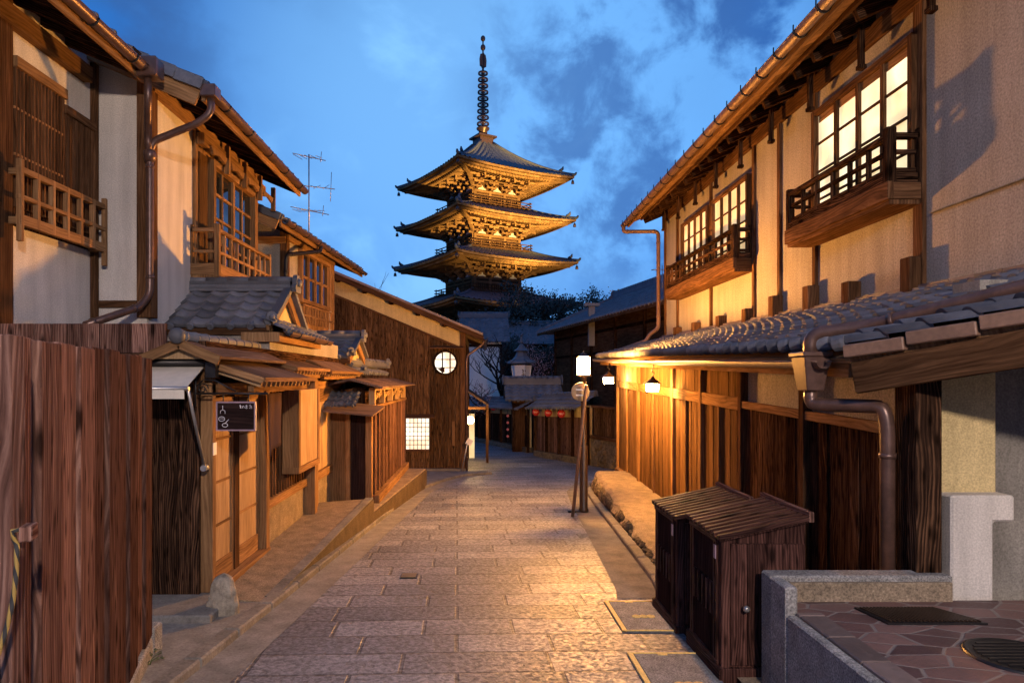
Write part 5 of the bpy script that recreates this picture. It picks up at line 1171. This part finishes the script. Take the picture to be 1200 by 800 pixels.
# ------------------------------------------------------------------ far side of the bend: roofed fences, lanterns, houses
def far_fence(label, p0, p1, hb, roof=(1.72, 2.12), col='fence', nposts=4):
    t = thing('roofed_fence', label, 'fence', (p0[0], p0[1], g(p0[1]))); a, b = V((*p0, 0)), V((*p1, 0)); u = (b-a).normalized(); n = V((u.y, -u.x, 0)); n = n if n.y < 0 else -n
    gz = lambda q: g(lerp(a.y, b.y, q)); L = (b-a).length
    bd = MB(); boards(bd, p0, p1, 0, 0, .19, .03, .006, n, .006, top=lambda q: gz(q)+hb, bot=lambda q: gz(q)+.22); bd.build('boards', M[col], t)
    pb = MB(); o = -n*.06
    pb.hexa([a+o+V((0,0,gz(0)-.2)), b+o+V((0,0,gz(1)-.2)), b+o-n*.06+V((0,0,gz(1)-.2)), a+o-n*.06+V((0,0,gz(0)-.2)), a+o+V((0,0,gz(0)+roof[0]+.1)), b+o+V((0,0,gz(1)+roof[0]+.1)), b+o-n*.06+V((0,0,gz(1)+roof[0]+.1)), a+o-n*.06+V((0,0,gz(0)+roof[0]+.1))]); pb.build('plaster_band', M['plaster_yellow'], t)
    ba = MB(); ba.hexa([a+n*.1+V((0,0,gz(0)-.3)), b+n*.1+V((0,0,gz(1)-.3)), b-n*.2+V((0,0,gz(1)-.3)), a-n*.2+V((0,0,gz(0)-.3)), a+n*.1+V((0,0,gz(0)+.20)), b+n*.1+V((0,0,gz(1)+.20)), b-n*.2+V((0,0,gz(1)+.20)), a-n*.2+V((0,0,gz(0)+.20))]); ba.build('stone_footing', M['moss'], t)
    for i in range(nposts+1):
        q = i/nposts; c = a.lerp(b, q)+n*.03; p = MB(); p.box(c.x-.05, c.y-.05, gz(q), c.x+.05, c.y+.05, gz(q)+roof[0]+.05, None, 2); p.build('fence_post', M['dark'], t)
    tl = MB(); e, r = n*.42, -n*.25
    tiles(tl, a+e+V((0,0,gz(0)+roof[0])), b+e+V((0,0,gz(1)+roof[0])), b+r+V((0,0,gz(1)+roof[1])), a+r+V((0,0,gz(0)+roof[1])), .24, .25, .035, .025, 'round', .045, 6)
    ro = tl.build('fence_roof', M['tile_far'], t)
    rg = MB(); ridge(rg, a+r+V((0,0,gz(0)+roof[1]-.03)), b+r+V((0,0,gz(1)+roof[1]-.03)), .16, .12); rg.build('ridge_tiles', M['tile_far'], ro)
    return t
far_fence('dark roofed board fence hung with three red lanterns across the bend', (3.22, 20.8), (1.93, 24.93), 1.45)
far_fence('longer roofed board fence across the bend with a string of pink lamps', (1.75, 26.2), (-1.6, 36.5), 1.42, (1.66, 2.0), 'dark', 7)
def stone_wall():
    t = thing('stone_wall', 'low rubble stone wall topped by a board fence behind the street lamp', 'wall', (3.6, 19.6, g(19.6)))
    a, b = V((3.26, 20.65, 0)), V((4.6, 16.3, 0)); n = V((-.956, -.294, 0)); w = MB()
    w.hexa([a+V((0,0,-1.5)), b+V((0,0,-1.5)), b-n*.5+V((0,0,-1.5)), a-n*.5+V((0,0,-1.5)), a+V((0,0,-.22)), b+V((0,0,-.15)), b-n*.5+V((0,0,-.15)), a-n*.5+V((0,0,-.22))]); w.build('wall_core', M['moss'], t)
    k = MB()
    for i in range(34):
        q, z = random.random(), random.uniform(-1.0, -.3); c = a.lerp(b, q)+V((0,0,z)); s_ = random.uniform(.1, .2); k.lathe(c, [(s_*.9, -.03), (s_, .02), (s_*.7, .05), (.001, .06)], 7, n, False)
    k.build('wall_stones', M['moss'], t)
    bd = MB(); boards(bd, (a.x+.1, a.y+.03), (b.x+.1, b.y+.03), -.12, .72, .16, .03, .006, n, .005); bd.build('top_boards', M['barn'], t)
    ra = MB(); ra.beam(a+V((.06,0,-.16)), b+V((.06,0,-.12)), .2, .1); ra.beam(a+V((.08,0,.75)), b+V((.08,0,.75)), .16, .07); ra.build('rail', M['brown'], t)
stone_wall()
def red_lantern(px, py, d, label, s_=.13):
    c = P(px, py, d); t = thing('red_lantern', label, 'lantern', c, 'red paper lanterns across the bend')
    pr = [(s_*.45, -s_)]+[(s_*math.sin(a*math.pi/10)*(1+.03*(a % 2)), -s_*math.cos(a*math.pi/10)) for a in range(2, 9)]+[(s_*.45, s_)]
    MB().lathe(c, pr, 18).build('lantern_paper', M['redlamp'], t)
    m = MB()
    for i in range(5):
        a = -2.15+i*.29; k = V((math.cos(a), math.sin(a), 0)); w = V((-k.y, k.x, 0)); o = c+k*s_*.985
        m.beam(o-w*.012+V((0,0,-.02-.008*(i % 2))), o-w*.012+V((0,0,.03)), .008, .008, k); m.beam(o-w*.016+V((0,0,.012)), o+w*.012+V((0,0,.016-.02*(i % 3))), .008, .008, k)
    m.build('white_band', M['white'], t)
    r = MB(); r.lathe(c, [(s_*.5, s_), (s_*.5, s_+.02)], 14); r.lathe(c, [(s_*.5, -s_-.02), (s_*.5, -s_)], 14); r.tube([c+V((0,0,s_)), c+V((0,.1,s_+.17))], .008, 5); r.build('lantern_rings', M['iron'], t)
red_lantern(628, 482.5, 24.4, 'red lantern of three at the end farthest from the street lamp')
red_lantern(642.5, 483.5, 23.3, 'middle one of the three red lanterns in a row on the roofed fence')
red_lantern(658, 484.5, 22.2, 'red lantern of three closest to the round road sign')
red_lantern(578, 477, 29.9, 'lone red lantern on the longer fence, near the brown boarded house')
c = V((X(595, 28.2), 28.2, g(28.2)))
pst = thing('lamp_string', 'vertical string of five small pink paper lamps on the longer roofed fence', 'lamp string', c)
MB().tube([c, c+V((0,0,1.9))], .012, 5).build('cord', M['iron'], pst)
for py in (478, 487, 495, 503, 511): MB().lathe(P(595, py, 28.18), [(.055*math.sin(a*math.pi/8), -.055*math.cos(a*math.pi/8)) for a in range(9)], 12).build('paper_lamp', M['pinklamp'], pst)
def tower_lantern():
    d = 28.6; c = V((X(611, d), d, 0)); t = thing('roofed_lantern', 'large pale six-sided lantern with a curved roof standing above the fences', 'lantern', (c.x, d, g(d)))
    zb, zm, zt, ze = Z(453, d), Z(447, d), Z(428, d), Z(425, d)
    MB().lathe((c.x, d, g(d)), [(.14, 0), (.10, .3), (.09, zb-g(d))], 12).build('post', M['pole'], t)
    MB().lathe((c.x, d, 0), [(.2, zb-.05), (.34, zb), (.36, zm-.06), (.38, zm), (.34, zm+.01)], 6, (0,0,1), False).build('base_ring', M['plaster'], t)
    MB().lathe((c.x, d, 0), [(.33, zm), (.41, zt)], 6, (0,0,1), False).build('lantern_panes', M['white'], t)
    f = MB()
    u = V((0,0,1)).orthogonal().normalized(); w = V((0,0,1)).cross(u)
    for j in range(6):
        a = j*math.pi/3; e = u*math.cos(a)+w*math.sin(a); f.beam(V((c.x, d, zm))+e*.335, V((c.x, d, zt))+e*.415, .045, .045, (1,0,0))
        a2 = a+math.pi/3; e2 = u*math.cos(a2)+w*math.sin(a2)
        for z, r in ((zm+.03, .335), (zt-.06, .41)): f.beam(V((c.x, d, z))+e*r, V((c.x, d, z))+e2*r, .04, .05)
    f.build('lantern_frame', M['white'], t)
    k = MB()
    for x0, pts in ((.0, [[(-.06,.44),(.02,.40),(-.03,.32)], [(-.02,.46),(.0,.2)], [(.06,.42),(.10,.36)], [(-.08,.22),(.04,.24),(.10,.18)], [(-.06,.14),(.08,.12)], [(.0,.2),(-.08,.06)], [(.02,.16),(.10,.05)]]),):
        for s_ in pts: k.tube([V((c.x+.06+q[0], d-.375-.05*(q[1]-.25), zm+q[1]+.06)) for q in s_], .014, 5)
    k.build('brush_marks', M['brown'], t)
    r = MB(); r.lathe((c.x, d, 0), [(.40, ze-.05), (.62, ze-.02), (.60, ze+.03), (.42, ze+.12), (.28, ze+.27), (.22, ze+.42), (.20, ze+.46)], 6, (0,0,1), False)
    r.lathe((c.x, d, 0), [(.19, ze+.46), (.34, ze+.50), (.2, ze+.60), (.1, ze+.74), (.05, ze+.80), (.09, ze+.87), (.06, ze+.94), (.02, ze+1.08), (.001, ze+1.1)], 6, (0,0,1), False)
    for j in range(6):
        a = j*math.pi/3; e = u*math.cos(a)+w*math.sin(a); r.tube([V((c.x, d, ze+.12))+e*.42, V((c.x, d, ze+.02))+e*.62, V((c.x, d, ze+.06))+e*.70], [.03, .03, .015], 6)
    r.build('lantern_roof', M['tile_far'], t)
tower_lantern()
def far_house(label, x0, x1, d0, d1, zw, zr, wall, over=.5, ridge_x=True, name='house', tile='tile_far', win=()):
    t = thing(name, label, 'house', ((x0+x1)/2, (d0+d1)/2, g(d0)))
    zb = g(d0)-.5; w = MB(); w.box(x0, d0, zb, x1, d1, zw)
    dm, xm = (d0+d1)/2, (x0+x1)/2
    tl = MB()
    if ridge_x:
        w.prism([(x0+.01, d0+.1, zw), (x0+.01, d1-.1, zw), (x0+.01, dm, zr-.15)], (x1-x0-.02, 0, 0))
        tiles(tl, (x0-over, d0-over, zw-.1), (x1+over, d0-over, zw-.1), (x1+over, dm, zr), (x0-over, dm, zr), .32, .32, .05, .02, 'round', .06, 6)
        tiles(tl, (x1+over, d1+over, zw-.1), (x0-over, d1+over, zw-.1), (x0-over, dm, zr), (x1+over, dm, zr), .32, .32, .05, .02, 'round')
        rg = (V((x0-over, dm, zr-.02)), V((x1+over, dm, zr-.02)))
    else:
        w.prism([(x0+.1, d0+.01, zw), (x1-.1, d0+.01, zw), (xm, d0+.01, zr-.15)], (0, d1-d0-.02, 0))
        tiles(tl, (x0-over, d0-over, zw-.1), (x0-over, d1+over, zw-.1), (xm, d1+over, zr), (xm, d0-over, zr), .32, .32, .05, .02, 'round', .06, 6)
        tiles(tl, (x1+over, d1+over, zw-.1), (x1+over, d0-over, zw-.1), (xm, d0-over, zr), (xm, d1+over, zr), .32, .32, .05, .02, 'round', .06, 6)
        rg = (V((xm, d0-over, zr-.02)), V((xm, d1+over, zr-.02)))
    w.build('wall', M[wall], t); ro = tl.build('roof', M[tile], t)
    r = MB(); ridge(r, rg[0], rg[1], .3, .24, .09); dv = (rg[1]-rg[0]).normalized(); oni(r, rg[0]-dv*.02, -dv, .4); oni(r, rg[1]+dv*.02, dv, .4); r.build('ridge_tiles', M[tile], ro)
    tr = MB(); tr.box(x0-.03, d0-.04, zw-.35, x1+.03, d0+.02, zw-.2); tr.box(x0-.02, d0-.03, zb, x0+.1, d0+.01, zw-.352); tr.box(x1-.1, d0-.03, zb, x1+.02, d0+.01, zw-.352); tr.build('timber_frame', M['dark'], t)
    for (wx, wz, ww, wh) in win: ribbon_window(t, 'window', (wx, d0-.02), (1, 0), wz, wz+wh, ww, 4, 2, 'dark', 'glass', .05, .03, .06, (0,-1,0), 2, .05)
    return t
far_house('white-walled house with a grey tiled roof beyond the brown boarded house', X(546, 38), X(588, 38), 38, 43, Z(399, 38), Z(372, 40.5), 'white', .45)
far_house('dim low tiled house half hidden by blossom below the pagoda', X(575, 50), X(668, 50), 50, 57, Z(402, 50), Z(380, 53), 'brown', .8)
far_house('small tiled shed roof behind the roofed fences', X(604, 26.6)-.1, X(652, 26.6), 26.6, 29.0, Z(466, 26.6), Z(450, 27.8), 'brown', .3, True, 'shed')
def long_house():
    t = thing('house', 'long dark house with a grey tiled hip roof behind the street lamp', 'house', (5, 25, g(25)))
    A, B = P(630, 391, 34), V((5.55, 17.0, 0)); h = A.z; B.z = h; u = (B-A).normalized(); n = V((-u.y, u.x, 0)); n = n if n.x > 0 else -n
    up = n*3.2+V((0,0,1.55)); C = B+up+u*.0; Dd = A+up+u*2.2
    tl = tiles(MB(), A, B, C, Dd, .30, .30, .05, .022, 'round', .055, 6); ro = tl.build('roof', M['tile_far'], t)
    rg = MB(); ridge(rg, Dd-V((0,0,.04)), C-V((0,0,.04)), .3, .28, .09); oni(rg, Dd, -u, .4); ridge(rg, A+V((0,0,.03)), Dd-V((0,0,.02)), .2, .1, .06); rg.build('ridge_tiles', M['tile_far'], ro)
    hp = MB(); hp.slab(A, Dd, Dd+n*3.2-V((0,0,1.55))+u*-2.2, A+n*6.4, .05); hp.build('hip_roof', M['tile_far'], ro)
    dk = MB(); dk.slab(A-V((0,0,.06)), B-V((0,0,.06)), C-V((0,0,.06)), Dd-V((0,0,.06)), .05); dk.build('roof_deck', M['dark'], ro)
    o = n*.75; w = MB(); a, b = A+o+u*.7, B+o
    w.hexa([V((a.x, a.y, -2)), V((b.x, b.y, -2)), V((b.x, b.y, -2))+n*5, V((a.x, a.y, -2))+n*5, V((a.x, a.y, h+.25)), V((b.x, b.y, h+.25)), V((b.x, b.y, h+.25))+n*5, V((a.x, a.y, h+.25))+n*5]); w.build('wall', M['brown'], t)
    for i in range(7): q = a.lerp(b, i/6)-n*.03; p = MB(); p.box(q.x-.06, q.y-.06, -1.5, q.x+.06, q.y+.06, h+.2, None, 2); p.build('post', M['dark'], t)
    r = MB(); r.beam(V((a.x, a.y, 2.6))-n*.03, V((b.x, b.y, 2.6))-n*.03, .06, .1); r.beam(V((a.x, a.y, 3.45))-n*.03, V((b.x, b.y, 3.45))-n*.03, .06, .1); r.build('wall_rail', M['dark'], t)
    f = MB(); f.beam(A+V((0,0,-.05)), B+V((0,0,-.05)), .05, .12); f.build('fascia', M['brown'], ro)
    c = P(693, 372, 27.5); ch = MB(); ch.box(c.x-.12, c.y-.12, 2.9, c.x+.12, c.y+.12, Z(359, 27.5)); ch.box(c.x-.3, c.y-.2, Z(359, 27.5), c.x+.3, c.y+.2, Z(359, 27.5)+.12); ch.build('chimney', M['plaster'], t)
    an = thing('roof_antenna', 'tiny antenna on the roof of the long dark house', 'antenna', P(776, 338, 22)); q = P(776, 338, 22)
    MB().tube([q-V((0,0,.3)), q+V((0,0,.75))], .015, 5).build('mast', M['steel'], an); m = MB(); m.tube([q+V((-.35,0,.6)), q+V((.25,0,.62))], .012, 5)
    for i in range(5): m.tube([q+V((-.3+i*.12,-.15,.6)), q+V((-.3+i*.12,.15,.6))], .008, 4)
    m.build('yagi_array', M['steel'], an)
long_house()
# ------------------------------------------------------------------ trees
def tree(name, label, base, h, spread, depth, leafm=None, nleaf=0, ls=.2, r0=.12, up=.35, seed=1, flat=1.0, first=.35):
    rs = random.Random(seed); t = thing(name, label, 'tree', base); tr = MB(); tips = []
    def grow(p, d, l, r, k):
        n = 4; pts = [p]; q = p; dd = d
        for i in range(n):
            dd = (dd+V((rs.uniform(-.22, .22), rs.uniform(-.22, .22), rs.uniform(-.08, .16)))).normalized(); q = q+dd*l/n; pts.append(q)
        tr.tube(pts, [lerp(r, r*.62, i/n) for i in range(n+1)], 7 if k == 0 else 5 if k < 3 else 4, False)
        if k >= depth-1: tips.extend(pts[1:])
        if k >= depth: return
        for i in range(rs.choice((3, 3, 4)) if k else 5):
            a = rs.uniform(0, 6.28); e = V((math.cos(a), math.sin(a), rs.uniform(-.1, .6)*flat+up)).normalized(); s_ = pts[rs.choice((2, 3, 4, 4))]
            grow(s_, (dd*.45+e*spread).normalized(), l*rs.uniform(.55, .8), r*.58, k+1)
    grow(V(base), V((rs.uniform(-.08, .08), 0, 1)), h*first, r0, 0)
    tr.build('trunk', M['bark'], t)
    if leafm:
        lf = MB()
        for i in range(nleaf):
            c = rs.choice(tips)+V((rs.gauss(0, 1), rs.gauss(0, 1), rs.gauss(0, .6)))*ls*1.5; d = V((rs.gauss(0, 1), rs.gauss(0, 1), rs.gauss(0, 1))).normalized(); e = d.orthogonal().normalized()*ls*rs.uniform(.35, .8); d = d*ls*rs.uniform(.5, 1.0)
            lf.quad(c-e*.5, c+d*.5, c+e*.5, c-d*.5, rs.random())
        lf.build('crown', M[leafm], t)
    return t
tree('bare_tree', 'bare dark branching tree before the white-walled house', (X(580, 33), 33, g(33)), 6.2, 1.0, 4, None, 0, r0=.13, seed=5)
tree('plum_tree', 'low pink blossoming plum tree before the white-walled house', (X(583, 31), 31, g(31)), 4.0, 1.2, 4, 'blossom', 900, .06, .09, .2, 9)
tree('plum_tree', 'taller pink blossoming plum tree between the pale roofed lantern and the long dark house', (X(634, 34), 34, g(34)), 6.0, 1.1, 4, 'blossom', 1700, .075, .12, .25, 14)
tree('pine_tree', 'tall dark pine tree showing highest above the roofs beside the pagoda', (X(672, 58), 58, g(58)), 16.2, .75, 4, 'pine', 9000, .24, .26, .12, 3, .6)
tree('pine_tree', 'lower dark evergreen between the pagoda and the taller pine', (X(640, 60), 60, g(60)), 14.2, .75, 4, 'pine', 9000, .26, .26, .12, 22, .6)
tree('pine_tree', 'dark evergreen half hidden by the roof of the dark long house', (X(705, 52), 52, g(52)), 12.8, .75, 4, 'pine', 7000, .24, .22, .12, 31, .6)
tree('evergreen_tree', 'dark bushy tree between the white-walled house and the pale roofed lantern', (X(606, 46), 46, g(46)), 7.8, 1.2, 4, 'pine', 6000, .22, .2, .2, 17, .7)
tree('bare_tree', 'slender leafless tree rising behind the eave of the brown boarded house', (X(438, 48), 48, g(48)), 13.3, .55, 4, None, 0, r0=.14, up=.8, seed=8)
tree('bare_tree', 'pale leafless treetop beside the pagoda and the pines', (X(634, 72), 72, g(72)), 16.4, .5, 4, None, 0, r0=.12, up=.9, seed=12)
# ------------------------------------------------------------------ five-storey pagoda
def pagoda():
    cx, cy = 0.0, 80.0; t = thing('pagoda', 'floodlit five-storey wooden pagoda with a tall ringed spire rising over the street', 'pagoda', (cx, cy, -3))
    al = R(14); nr = V((-math.sin(al), -math.cos(al), 0)); rt = V((math.cos(al), -math.sin(al), 0)); ax = (nr+rt).normalized(); ay = (rt-nr).normalized(); c = V((cx, cy, EYE))
    def T(x, y, z): return c+ax*x+ay*y+V((0,0,z))
    def side(k, u, v, z):                       # v = distance out from the axis, u = along the side
        return (T(v, u, z), T(-u, v, z), T(-v, -u, z), T(u, -v, z))[k]
    tips = [3.3, 8.35, 13.2, 18.0, 22.9]; S_ = [8.55, 8.15, 7.9, 7.72, 7.57]; lift = .34
    for lv in range(5):
        Se, tip = S_[lv], tips[lv]; ze = tip-lift; top5 = lv == 4; Si = .85 if top5 else 3.35; rise = 4.75 if top5 else 1.85
        rf = MB()
        def surf(k, s_, tt, dz=0):
            hs = lerp(Se, Si, tt); z = ze+lift*abs(s_)**2.6*(1-tt)**2+rise*((.55*tt+.45*tt*tt) if top5 else (.7*tt+.3*tt*tt)); return side(k, s_*hs, hs, z+dz)
        ribs = 26
        for k in range(4):
            def fn(u, v):
                s_ = u*2-1; hs = lerp(Se, Si, v); x = s_*hs; ph = (x/(2*Se/ribs)) % 1; h = .10*math.sqrt(max(0, 1-((ph-.5)/.3)**2)) if abs(ph-.5) < .3 else 0
                return surf(k, s_, v, h)
            rf.grid(fn, ribs*5, 10, False)
        ro = rf.build('roof', M['tile_far'], t)
        hp = MB()
        for k in range(4):
            pts = [surf(k, 1, q/10, .12) for q in range(11)]; e = surf(k, 1, 0, .12); o = (e-c); o.z = 0; o.normalize()
            pts = [e+o*.22+V((0,0,.28)), e+o*.1+V((0,0,.1))]+pts; hp.tube(pts, [.09, .15]+[.17]*11, 7)
            m = surf(k, 1, .18, .12); hp.tube([m+V((0,0,.1)), m+o*.35+V((0,0,.35)), m+o*.42+V((0,0,.62))], [.2, .16, .06], 7)
            hp.build('corner_ridge', M['tile'], ro); hp = MB()
        so_ = MB(); es = [MB(), MB(), MB()]; ra = MB()
        bz = ze-.30
        for k in range(4):
            def un(u, v):
                s_ = u*2-1; hs = lerp(Se-.12, 3.0, v); return side(k, s_*hs, hs, bz+.02+lift*abs(s_)**2.6*(1-v)**2+.55*v)
            so_.grid(un, 24, 8, True)
            n = 24
            for i in range(n):
                s0, s1 = -1+2*i/n, -1+2*(i+1)/n; f = lambda s_, o, dz: side(k, s_*(Se+o), Se+o, ze+lift*abs(s_)**2.6+dz)
                es[0].hexa([f(s0,-.02,-.24), f(s1,-.02,-.24), f(s1,-.3,-.24), f(s0,-.3,-.24), f(s0,-.02,-.02), f(s1,-.02,-.02), f(s1,-.3,-.02), f(s0,-.3,-.02)])
                es[1].hexa([f(s0,-.42,-.46), f(s1,-.42,-.46), f(s1,-.62,-.46), f(s0,-.62,-.46), f(s0,-.42,-.16), f(s1,-.42,-.16), f(s1,-.62,-.16), f(s0,-.62,-.16)])
                es[2].hexa([f(s0,-1.55,-.42), f(s1,-1.55,-.42), f(s1,-1.75,-.42), f(s0,-1.75,-.42), f(s0,-1.55,-.20), f(s1,-1.55,-.20), f(s1,-1.75,-.20), f(s0,-1.75,-.20)])
            m = 36
            for i in range(m):
                x = lerp(-Se+.4, Se-.4, i/(m-1)); s_ = x/Se; z0 = ze+lift*abs(s_)**2.6; inn = max(3.1, abs(x)+.2)
                if inn < Se-.5: ra.beam(side(k, x, Se-.2, z0-.22), side(k, x, max(inn, Se-1.7), z0-.10-.02), .10, .13)
                if inn < Se-2: ra.beam(side(k, x, Se-1.5, z0-.36), side(k, x, inn, z0-.12+.0), .12, .15)
        so_.build('soffit', M['brown'], ro); [q.build(nm, M['honey'], ro) for q, nm in zip(es, ('eave_edge', 'flying_rafter_board', 'base_rafter_board'))]; ra.build('eave_rafters', M['honey'], ro)
        # storey body and bracket sets under this roof
        zlo = (tips[lv-1]-lift+1.55) if lv else -4.4; zhi = ze-.05; hb = 3.0+.12*(4-lv)*.5
        bd = MB(); bd.hexa([T(-hb,-hb,zlo), T(hb,-hb,zlo), T(hb,hb,zlo), T(-hb,hb,zlo), T(-hb,-hb,zhi), T(hb,-hb,zhi), T(hb,hb,zhi), T(-hb,hb,zhi)], .4); bo = bd.build('storey', M['brown'], t)
        fr = MB(); wp = MB(); bk = MB()
        zt = ze-1.55
        for k in range(4):
            for i in range(4):
                x = lerp(-hb+.12, hb-.12, i/3); fr.beam(side(k, x, hb+.03, zlo), side(k, x, hb+.03, zt), .3, .3, ax)
            for z in (zlo+.28, zt-.12, zt-.55): fr.beam(side(k, -hb, hb+.07, z), side(k, hb, hb+.07, z), .16, .22)
            for i in range(3):
                x0, x1 = lerp(-hb, hb, i/3)+.35, lerp(-hb, hb, (i+1)/3)-.35; a = side(k, x0, hb+.02, 0); b = side(k, x1, hb+.02, 0)
                for j in range(5): q = a.lerp(b, (j+.5)/5); fr.beam(q+V((0,0,zlo+.4)), q+V((0,0,zt-.7)), .06, .08, ax)
                xm = (x0+x1)/2; f = lambda u, z: side(k, xm+u, hb+.06, z)
                wp.prism([f(-.55, zt+.05), f(.55, zt+.05), f(.42, zt+.18), f(.16, zt+.30), f(.12, zt+.5), f(-.12, zt+.5), f(-.16, zt+.30), f(-.42, zt+.18)], side(k, 0, 1, 0)*0+(side(k, 0, .06, 0)-side(k, 0, 0, 0)))
            for i in range(4):
                x = lerp(-hb+.12, hb-.12, i/3)
                for j in range(3):
                    o = .45*(j+1); z = zt+.12+.40*j
                    bk.beam(side(k, x, hb-.05, z), side(k, x, hb+o+.15, z), .22, .22)
                    bk.beam(side(k, x-.62, hb+o, z+.17), side(k, x+.62, hb+o, z+.17), .2, .16)
                    for e in (-.52, 0, .52): bk.beam(side(k, x+e-.11, hb+o, z+.32), side(k, x+e+.11, hb+o, z+.32), .26, .15)
                bk.beam(side(k, x, hb+.3, zt+1.22), side(k, x, hb+2.35, zt+.86), .2, .26)
                bk.beam(side(k, x, hb+2.2, zt+.95), side(k, x, hb+2.2, zt+1.4), .22, .22, ax)
            bk.beam(side(k, -hb-1.3, hb+1.4, zt+1.28), side(k, hb+1.3, hb+1.4, zt+1.28), .2, .18)
            bk.beam(side(k, -hb-.9, hb+.9, zt+.9), side(k, hb+.9, hb+.9, zt+.9), .16, .14)
            d0, d1 = side(k, hb, hb, zt+.2), side(k, hb+1.7, hb+1.7, zt+1.05)
            for q in (0, .35, .7): bk.beam(d0+V((0,0,q)), d0.lerp(d1, .55+q*.6)+V((0,0,.1*q)), .26, .26)
            bk.beam(side(k, hb+.6, hb+.6, zt+1.2), side(k, Se-.7, Se-.7, ze+lift*.72-.42), .26, .3)
        fr.build('columns_and_slats', M['honey'], bo); wp.build('white_infill', M['plaster_light'], bo); bk.build('bracket_sets', M['honey'], bo)
        if lv:
            rl = MB(); q = hb+.95; zb_ = zlo+.02
            for k in range(4):
                rl.beam(side(k, -q, q-.35, zb_+.04), side(k, q, q-.35, zb_+.04), .9, .09)
                for z in (zb_+.18, zb_+.45, zb_+.80): rl.beam(side(k, -q-.25, q, z), side(k, q+.25, q, z), .09, .09)
                for i in range(7): x = lerp(-q, q, i/6); rl.beam(side(k, x, q, zb_), side(k, x, q, zb_+(.95 if i in (0, 6) else .80)), .10, .10, ax)
            rl.build('gallery_railing', M['brown'], bo)
        be = MB()
        for k in range(4): p = side(k, Se-.15, Se-.15, tip-.45); be.tube([p+V((0,0,.25)), p], .03, 5); be.lathe(p, [(.19, -.42), (.15, -.1), (.06, 0)], 10)
        be.build('wind_bells', M['copper'], ro)
    sp = MB(); z0 = 27.0; sp.hexa([T(-0.88,-0.88,z0-.3), T(0.88,-0.88,z0-.3), T(0.88,0.88,z0-.3), T(-0.88,0.88,z0-.3), T(-0.88,-0.88,z0+1.0), T(0.88,-0.88,z0+1.0), T(0.88,0.88,z0+1.0), T(-0.88,0.88,z0+1.0)])
    sp.hexa([T(-1.2,-1.2,z0+1.0), T(1.2,-1.2,z0+1.0), T(1.2,1.2,z0+1.0), T(-1.2,1.2,z0+1.0), T(-1.2,-1.2,z0+1.2), T(1.2,-1.2,z0+1.2), T(1.2,1.2,z0+1.2), T(-1.2,1.2,z0+1.2)])
    o = T(0, 0, 0); sp.lathe(o, [(.55, 28.2), (.5, 28.9), (.75, 29.1), (.78, 29.25), (.3, 29.35), (.16, 29.6), (.13, 36.2), (.10, 38.0), (.07, 40.0)], 14); so_ = sp.build('spire', M['copper'], t)
    for i in range(9):
        z = 29.75+i*.74; r = .74-.018*i; m = MB(); m.lathe(o, [(r-.16, z-.05), (r-.03, z-.12), (r, z), (r-.03, z+.12), (r-.16, z+.05), (r-.16, z-.05)], 24, cap=False)
        for j in range(8): a = j*math.pi/4; e = V((math.cos(a), math.sin(a), 0)); m.beam(o+V((0,0,z))+e*.1, o+V((0,0,z))+e*(r-.1), .05, .05)
        m.build('spire_ring', M['copper'], so_)
    fl = MB()
    for j in range(4):
        a = j*math.pi/2+.4; e = V((math.cos(a), math.sin(a), 0)); zz = V((0,0,1)); q = lambda u, z: o+e*u+zz*z
        fl.prism([q(.1, 36.3), q(.42, 36.5), q(.46, 37.3), q(.34, 37.9), q(.1, 38.0)], V((-e.y, e.x, 0))*.03)
    fl.build('flame_finial', M['copper'], so_)
    jw = MB()
    for z, r in ((38.7, .30), (39.75, .28)): jw.lathe(o+V((0,0,z)), [(r*math.sin(a*math.pi/8), -r*1.25*math.cos(a*math.pi/8)) for a in range(9)], 14)
    jw.build('jewel_finial', M['copper'], so_)
    # floodlights stand on the ground before the right-hand face
    def flood(x, y, z, tgt, en, sz):
        ld = bpy.data.lights.new('floodlight', 'SPOT'); ld.energy = en; ld.color = (1, .63, .17); ld.spot_size = R(sz); ld.spot_blend = .6; ld.shadow_soft_size = .4
        lo = bpy.data.objects.new('floodlight', ld); COL.objects.link(lo); lo.location = (x, y, z); lo.rotation_euler = (V(tgt)-V((x, y, z))).to_track_quat('-Z', 'Y').to_euler()
    p = T(55, 1.5, -3.0); flood(p.x, p.y, p.z, T(4, 0.6, 19.6), 500000, 16.5)
    for q in (-3, 4.5): p = T(25, q, -3.2); flood(p.x, p.y, p.z, T(5.5, q*.75, 18.6), 16000, 34)
    p = T(7, -24, -3); flood(p.x, p.y, p.z, T(4, -6, 18.5), 1600, 40)
pagoda()
# ------------------------------------------------------------------ street lamp behind the viewpoint, whose light falls on the foreground
def rear_lamp():
    x, d = 1.6, -3.2; zb = g(d); t = thing('street_lamp', 'taller street lamp post with a round globe up the street', 'street lamp', (x, d, zb))
    MB().lathe((x, d, zb), [(.075, 0), (.075, .05), (.06, 1.0), (.045, 1.03), (.04, 3.9)], 14).build('post', M['pole'], t)
    MB().lathe((x, d, zb+3.9), [(.05, 0), (.10, .03), (.11, .24), (.06, .30)], 14).build('lamp_globe', M['rearglass'], t)
    MB().lathe((x, d, zb+4.2), [(.15, 0), (.14, .02), (.02, .10)], 14).build('lamp_cap', M['pole'], t)
M['rearglass'] = emit('warm_white_globe', (1, .80, .68), 1800)
rear_lamp()
